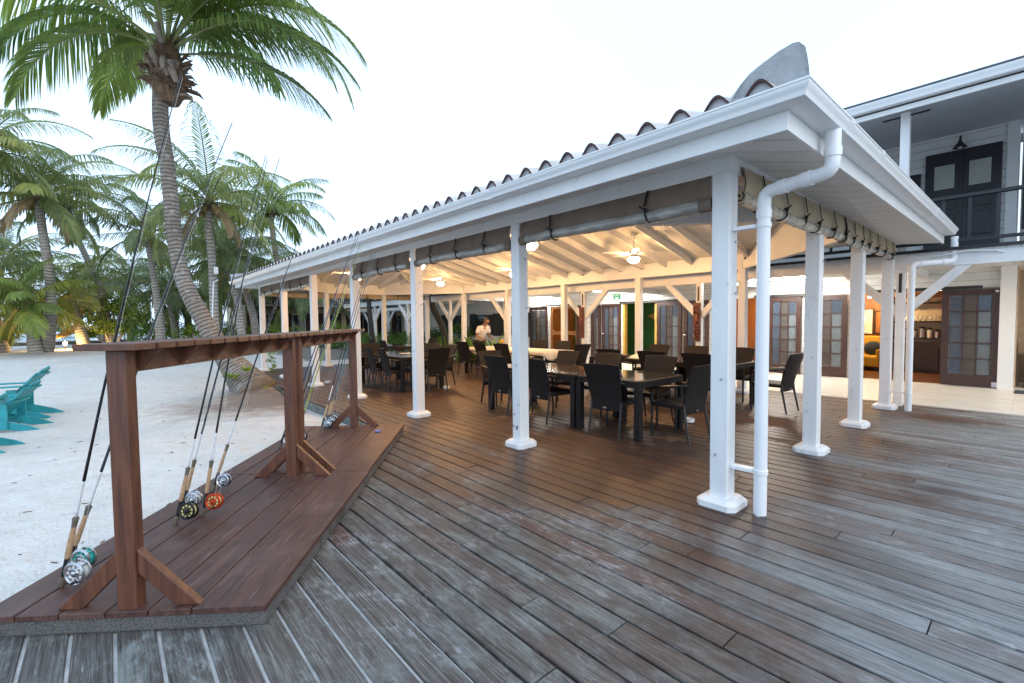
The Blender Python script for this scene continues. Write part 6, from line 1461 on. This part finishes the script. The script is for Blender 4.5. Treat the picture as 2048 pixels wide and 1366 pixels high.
# low green ground cover and hedge plants in the garden beyond the terrace
k = 0
for (px, D, h, w, mt) in ((470, 36, .9, 1.6, 'bright'), (520, 33, .8, 1.6, 'bright'), (560, 30, 1.0, 1.5, 'bright'), (612, 27, .8, 1.2, 'bright'), (655, 25, .8, 1.2, 'fern'), (668, 31, 1.6, 1.5, 'bright'), (690, 24, .9, 1.0, 'fern'), (728, 22, .8, .9, 'fern'), (745, 25, .8, 1.2, 'bright'), (780, 26, .9, 1.3, 'fern'), (830, 24, 1.0, 1.2, 'fern'), (870, 25, 1.1, 1.1, 'fern'), (915, 23, 1.5, 1.0, 'fern'), (890, 20, .9, .7, 'bright')):
    p = along(px, 690, D); p.z = .0 if px > 600 else p.z
    bush('leafy green garden bush %s beyond the terrace' % ('far left behind the rods', 'left of the roof corner', 'under the roof corner', 'between the far end posts', 'right of the far corner post', 'grey-green and tall behind the rod tips', 'behind the far rack post', 'left of the dark leaning trunk', 'right of the rack under the brown shutters', 'in front of the forked white posts', 'behind the second far end post', 'right of the second far end post', 'tall, under the leaning dark trunk', 'low, near the person')[k], p, [cam_blob(-w*.5, 0, h*.5, w*.6, 1), cam_blob(w*.5, .2, h*.55, w*.6, 1), cam_blob(0, -.2, h*.75, w*.5, .8)], 260, .16, mt, 'garden_bush', 'bush', True, 'garden bushes beyond the terrace', .45); k += 1
def spiky(label, p, n, L, mat, w=.05, group='spiky garden plants beyond the terrace'):
    t = thing('spiky_plant', label, 'plant', tuple(p), 0, group); mb = MB()
    for i in range(n):
        a = i*2.399; el = R(ru(35, 85)); h = V((math.cos(a), math.sin(a), 0)); pts = [V((0, 0, .05))]; l = L*ru(.7, 1.1)
        for k in range(5): e = el-R(60)*(k/5)**1.4; pts.append(pts[-1]+(h*math.cos(e)+V((0, 0, math.sin(e))))*l/5)
        s = V((-h.y, h.x, 0)); mb.tone = rnd()*.5; ws = [w*.6, w, w, w*.8, w*.5, .004]
        vs = []; 
        for q, ww in zip(pts, ws): vs += [q-s*ww*.5, q+s*ww*.5]
        mb.add(vs, [(2*k, 2*k+1, 2*k+3, 2*k+2) for k in range(5)])
    mb.build('blades', mat, t, recalc=False, tone=True); return t
for k, (px, D, n, L) in enumerate(((738, 19, 40, 1.1), (772, 19.5, 46, 1.2), (805, 20, 50, 1.4), (842, 20.5, 46, 1.2), (868, 19.5, 40, 1.1), (893, 18, 44, 1.2), (918, 17.2, 38, 1.0), (705, 20, 40, 1.1))):
    p = along(px, 700, D); p.z = -.05; spiky('spiky green garden plant %s' % ('under the dark trunk beyond the far end posts', 'left of the second far end post', 'tall, behind the brown chair backs', 'just left of the third front post', 'right of the third front post', 'fan-shaped, left of the forked white post', 'low, beside the forked white post', 'behind the far rack post')[k], p, n, L, 'fern', .05)
for k, (px, py, D) in enumerate(((975, 700, 15.4), (990, 702, 15.0), (945, 700, 15.6))):
    p = along(px, py, D); p.z = 0; spiky('broad-leaved green plant %s' % ('behind the person', 'right of the person by the window', 'left of the person')[k], p, 16, 1.15, 'bright' if k == 0 else 'fern', .17, 'broad-leaved plants by the porch')
# dark leaning trunks in the garden
for lab, px, D, rads in (('dark leaning tree trunk rising right of the forked white posts', [(900, 690), (885, 655), (868, 620), (858, 585), (850, 540)], 19, [.16, .14, .13, .12, .10]), ('dark straight palm trunk in the garden beyond the far end posts', [(748, 690), (742, 650), (738, 610), (737, 570)], 21, [.14, .11, .1, .1])):
    pts = [atd(a, b_, D) for a, b_ in px]; pts[0].z = -.1; t = thing('tree', lab, 'tree', tuple(pts[0])); keep(trunk_mesh(pts, rads, 'trunk', 'bark_dark', None, 10), t)
    mb = MB(); leaves(mb, pts[-1]+V((0, 0, .55)), (1.0, 1.0, .5), 260, .22); mb.tube([pts[-1], pts[-1]+V((0, 0, .6))], [rads[-1], .05], 7); keep(mb.build('crown', 'darkleaf', recalc=False, tone=True), t)
# reddish dark trees beyond the far end
for k, (px, D, h) in enumerate(((505, 38, 5.5), (590, 40, 6.0), (640, 42, 6.5), (560, 44, 7), (470, 46, 6))):
    p = along(px, 690, D); t = thing('broadleaf_tree', 'dark broadleaf tree in the thicket %s' % ('left of the roof corner', 'beyond the far corner post', 'beside the guest house', 'under the roof end', 'behind the floodlit palm')[k], 'tree', tuple(p), 0, 'thicket trees')
    mb = MB()
    for j in range(7): leaves(mb, (ru(-2, 2), ru(-2, 2), h*.35+ru(0, h*.5)), (1.6, 1.6, 1.2), 150, .38, aspect=.5)
    mb.build('crown', 'darkleaf', t, recalc=False, tone=True); mb = MB()
    for j in range(3): mb.tube([(ru(-.3, .3), ru(-.3, .3), -.1), (ru(-.6, .6), ru(-.6, .6), h*.4), (ru(-1.5, 1.5), ru(-1, 1), h*.8)], [.16, .12, .05], 7)
    mb.build('trunk', 'bark_dark', t, smooth=True)
# green rosettes on the foot of the leaning palm, and sprouts by the posts
def rosette(p, label, n, r, mat='bright'):
    t = thing('leafy_sprout', label, 'plant', tuple(p), 0, 'bright green sprouts'); mb = MB()
    for c in range(max(1, n//9)):
        o = V((ru(-.1, .1), ru(-.1, .1), ru(0, .12)))*r*5
        for i in range(9):
            a = i*2.4+c; el = ru(.2, 1.1); d = V((math.cos(a)*math.cos(el), math.sin(a)*math.cos(el), math.sin(el))); s = d.cross(V((0, 0, 1))).normalized(); l = r*ru(.8, 1.2); nn = s.cross(d); mb.tone = rnd()*.6
            q = [o, o+d*l*.45-s*l*.16, o+d*l*.45+s*l*.16, o+d*l*.82-s*l*.20-nn*.01, o+d*l*.82+s*l*.20-nn*.01, o+d*l*1.02-nn*.03]
            mb.add(q, [(0, 1, 2), (1, 3, 4, 2), (3, 5, 4)])
    mb.build('leaves', mat, t, recalc=False, tone=True); return t
rosette(atd(464, 762, 10.05), 'bright green leaf rosette on the foot of the leaning palm, left one', 36, .15); rosette(atd(498, 745, 10.0), 'bright green leaf rosette on the foot of the leaning palm, right one', 30, .14); rosette(atd(538, 781, 10.15), 'tiny green sprout where the palm roots meet the deck edge', 9, .10)
def climber(px, D, label):
    b_ = along(px[0], px[1], D); t = thing('climbing_sprout', label, 'plant', tuple(b_), 0, 'bright green sprouts'); mb = MB(); sm = MB(); sm.tube([(0, 0, 0), (.03, .02, .3), (-.03, .03, .65), (.04, 0, .95)], .006, 5)
    for i in range(34): z = .08+.9*i/34; leaves(mb, (ru(-.08, .08), ru(-.08, .08), z), .05, 2, .11, aspect=.7)
    mb.build('leaves', 'bright', t, recalc=False, tone=True); sm.build('stem', 'stalk', t)
climber((544, 742), 14.4, 'thin green climbing sprout right of the far corner post'); climber((700, 738), 14.6, 'thin green sprout beside the post behind the rods')

# ------------------------------------------------------------------ left beach details
lp = atd(131, 697, 23.0); lp.z = gz(lp.x, lp.y)
gl = thing('ground_lamp', 'glowing lamp low on the sand beside the round-leaved bush', 'lamp', tuple(lp))
mb = MB(); mb.tube([(0, 0, 0), (0, 0, .22)], .03, 8); mb.build('stake', 'black', gl); mb = MB(); mb.sphere((0, 0, .32), .085, 12, 8); mb.build('lamp_glass', 'firelamp', gl, smooth=True); mb = MB(); mb.lathe([(.14, .41), (.10, .45), (.02, .48)], n=12); mb.build('lamp_cap', 'black', gl)
hm = thing('hammock', 'yellow rope hammock slung behind the left palm trunks', 'hammock', tuple(atd(120, 680, 22.6)))
a = atd(70, 650, 21.3); b_ = atd(158, 640, 23.8)
for j in range(5):
    o = (j-2)*.10; mb = MB(); pts = []
    for i in range(17): q = i/16; sp = math.sin(q*PI); pts.append(a.lerp(b_, q)+V((0, 0, -.95*4*q*(1-q)*.8+abs(o)*.5*sp))+fw*o*2*sp)
    mb.tube(pts, .018, 5); keep(mb.build('rope', 'hammock', smooth=True), hm)
mb = MB(); vs = []; n = 16
for i in range(n+1):
    q = .2+.6*i/n; sp = math.sin(q*PI)
    for j in range(5): o = (j-2)*.1; vs.append(a.lerp(b_, q)+V((0, 0, -.95*4*q*(1-q)*.8+abs(o)*.5*sp-.012))+fw*o*2*sp)
vs2 = [v-V((0, 0, .012)) for v in vs]; m_ = len(vs)
fs = [(i*5+j, i*5+j+1, (i+1)*5+j+1, (i+1)*5+j) for i in range(n) for j in range(4)]; mb.add(vs+vs2, fs+[tuple(m_+k for k in reversed(f)) for f in fs]); keep(mb.build('bed', 'hammock', smooth=True, recalc=False), hm)
mb = MB()
for k in range(420):
    x = ru(-26, 1); yy = 40+ru(-1.2, 1.2)+.05*x; s = ru(.15, .55); mb.sphere((x, yy, gz(x, yy)+.02), (s, s*.6, s*.35), 6, 4)
o = mb.build('seaweed_wrack', 'rock', smooth=True); tag(o, 'dark band of dried seaweed across the far sand', 'seaweed', None, 'stuff')
mb = MB(); random.seed(5)
for k in range(150): leaves(mb, (ru(-95, -8), ru(110, 125), ru(-.2, 1.8)), (2.2, 1.4, 1.2), 40, .9)
o = mb.build('far_treeline', 'darkleaf', recalc=False, tone=True); tag(o, 'low green treeline across the lagoon', 'trees', None, 'stuff')
mb = MB(); random.seed(8)
for k in range(90):
    px = ru(0, 560); py = ru(735, 1150); p = onz(px, py, -.13); 
    if (p-CAM).length > 16 or (p.x > -.9) or ((p-RO).dot(RN) < 1.45 and (p-RO).dot(RT) < 4.2): continue
    s = ru(.003, .008)*(1+.06*(p-CAM).length); a = ru(0, 3.1); l = s*ru(1, 3.5); p.z = gz(p.x, p.y)+.004; mb.obox(p, V((math.cos(a), math.sin(a), 0))*l, V((-math.sin(a), math.cos(a), 0))*s*.5, V((0, 0, s*.25)))
o = mb.build('sand_litter', simple('beach_litter', (.17, .13, .095), (.08, .06, .045), .9), recalc=False); tag(o, 'scattered twigs and husk scraps on the pale sand', 'litter', None, 'stuff')

# ------------------------------------------------------------------ light, sky, output
SUN_EL, SUN_AZ = R(30), math.atan2(-.93, -.12)          # soft light comes from the open side, low in the -y sky
w = bpy.data.worlds.new("World"); scene.world = w; w.use_nodes = True; nt = w.node_tree; bg = nt.nodes["Background"]
sky = nd(nt, "ShaderNodeTexSky", sky_type='NISHITA'); sky.sun_disc = False; sky.sun_elevation = SUN_EL; sky.sun_rotation = PI/2-SUN_AZ; sky.air_density = 1.; sky.dust_density = 2.5; sky.ozone_density = 1.
tc = nd(nt, "ShaderNodeTexCoord"); cl = noise(nt, tc.outputs["Generated"], 1.6, 4, .55)
cloud = ramp(nt, cl, [(.3, (7.6, 10.3, 13.6)), (.7, (8.3, 10.6, 13.5))])
nt.links.new(mixc(nt, .72, sky.outputs[0], cloud), bg.inputs[0]); bg.inputs[1].default_value = .15
sd = bpy.data.lights.new("sun", 'SUN'); sd.energy = .55; sd.angle = R(40); sd.color = (1, .95, .88); so = bpy.data.objects.new("sun", sd); COL.objects.link(so)
d = V((math.cos(SUN_AZ)*math.cos(SUN_EL), math.sin(SUN_AZ)*math.cos(SUN_EL), math.sin(SUN_EL))); so.rotation_euler = d.to_track_quat('Z', 'Y').to_euler()
scene.view_settings.view_transform = 'Standard'; scene.view_settings.look = 'None'; scene.view_settings.gamma = 1.0; scene.view_settings.exposure = 0.15
scene.cycles.use_denoising = True; scene.cycles.max_bounces = 7; scene.cycles.diffuse_bounces = 4; scene.cycles.glossy_bounces = 3; scene.cycles.transparent_max_bounces = 8; scene.cycles.sample_clamp_indirect = 6
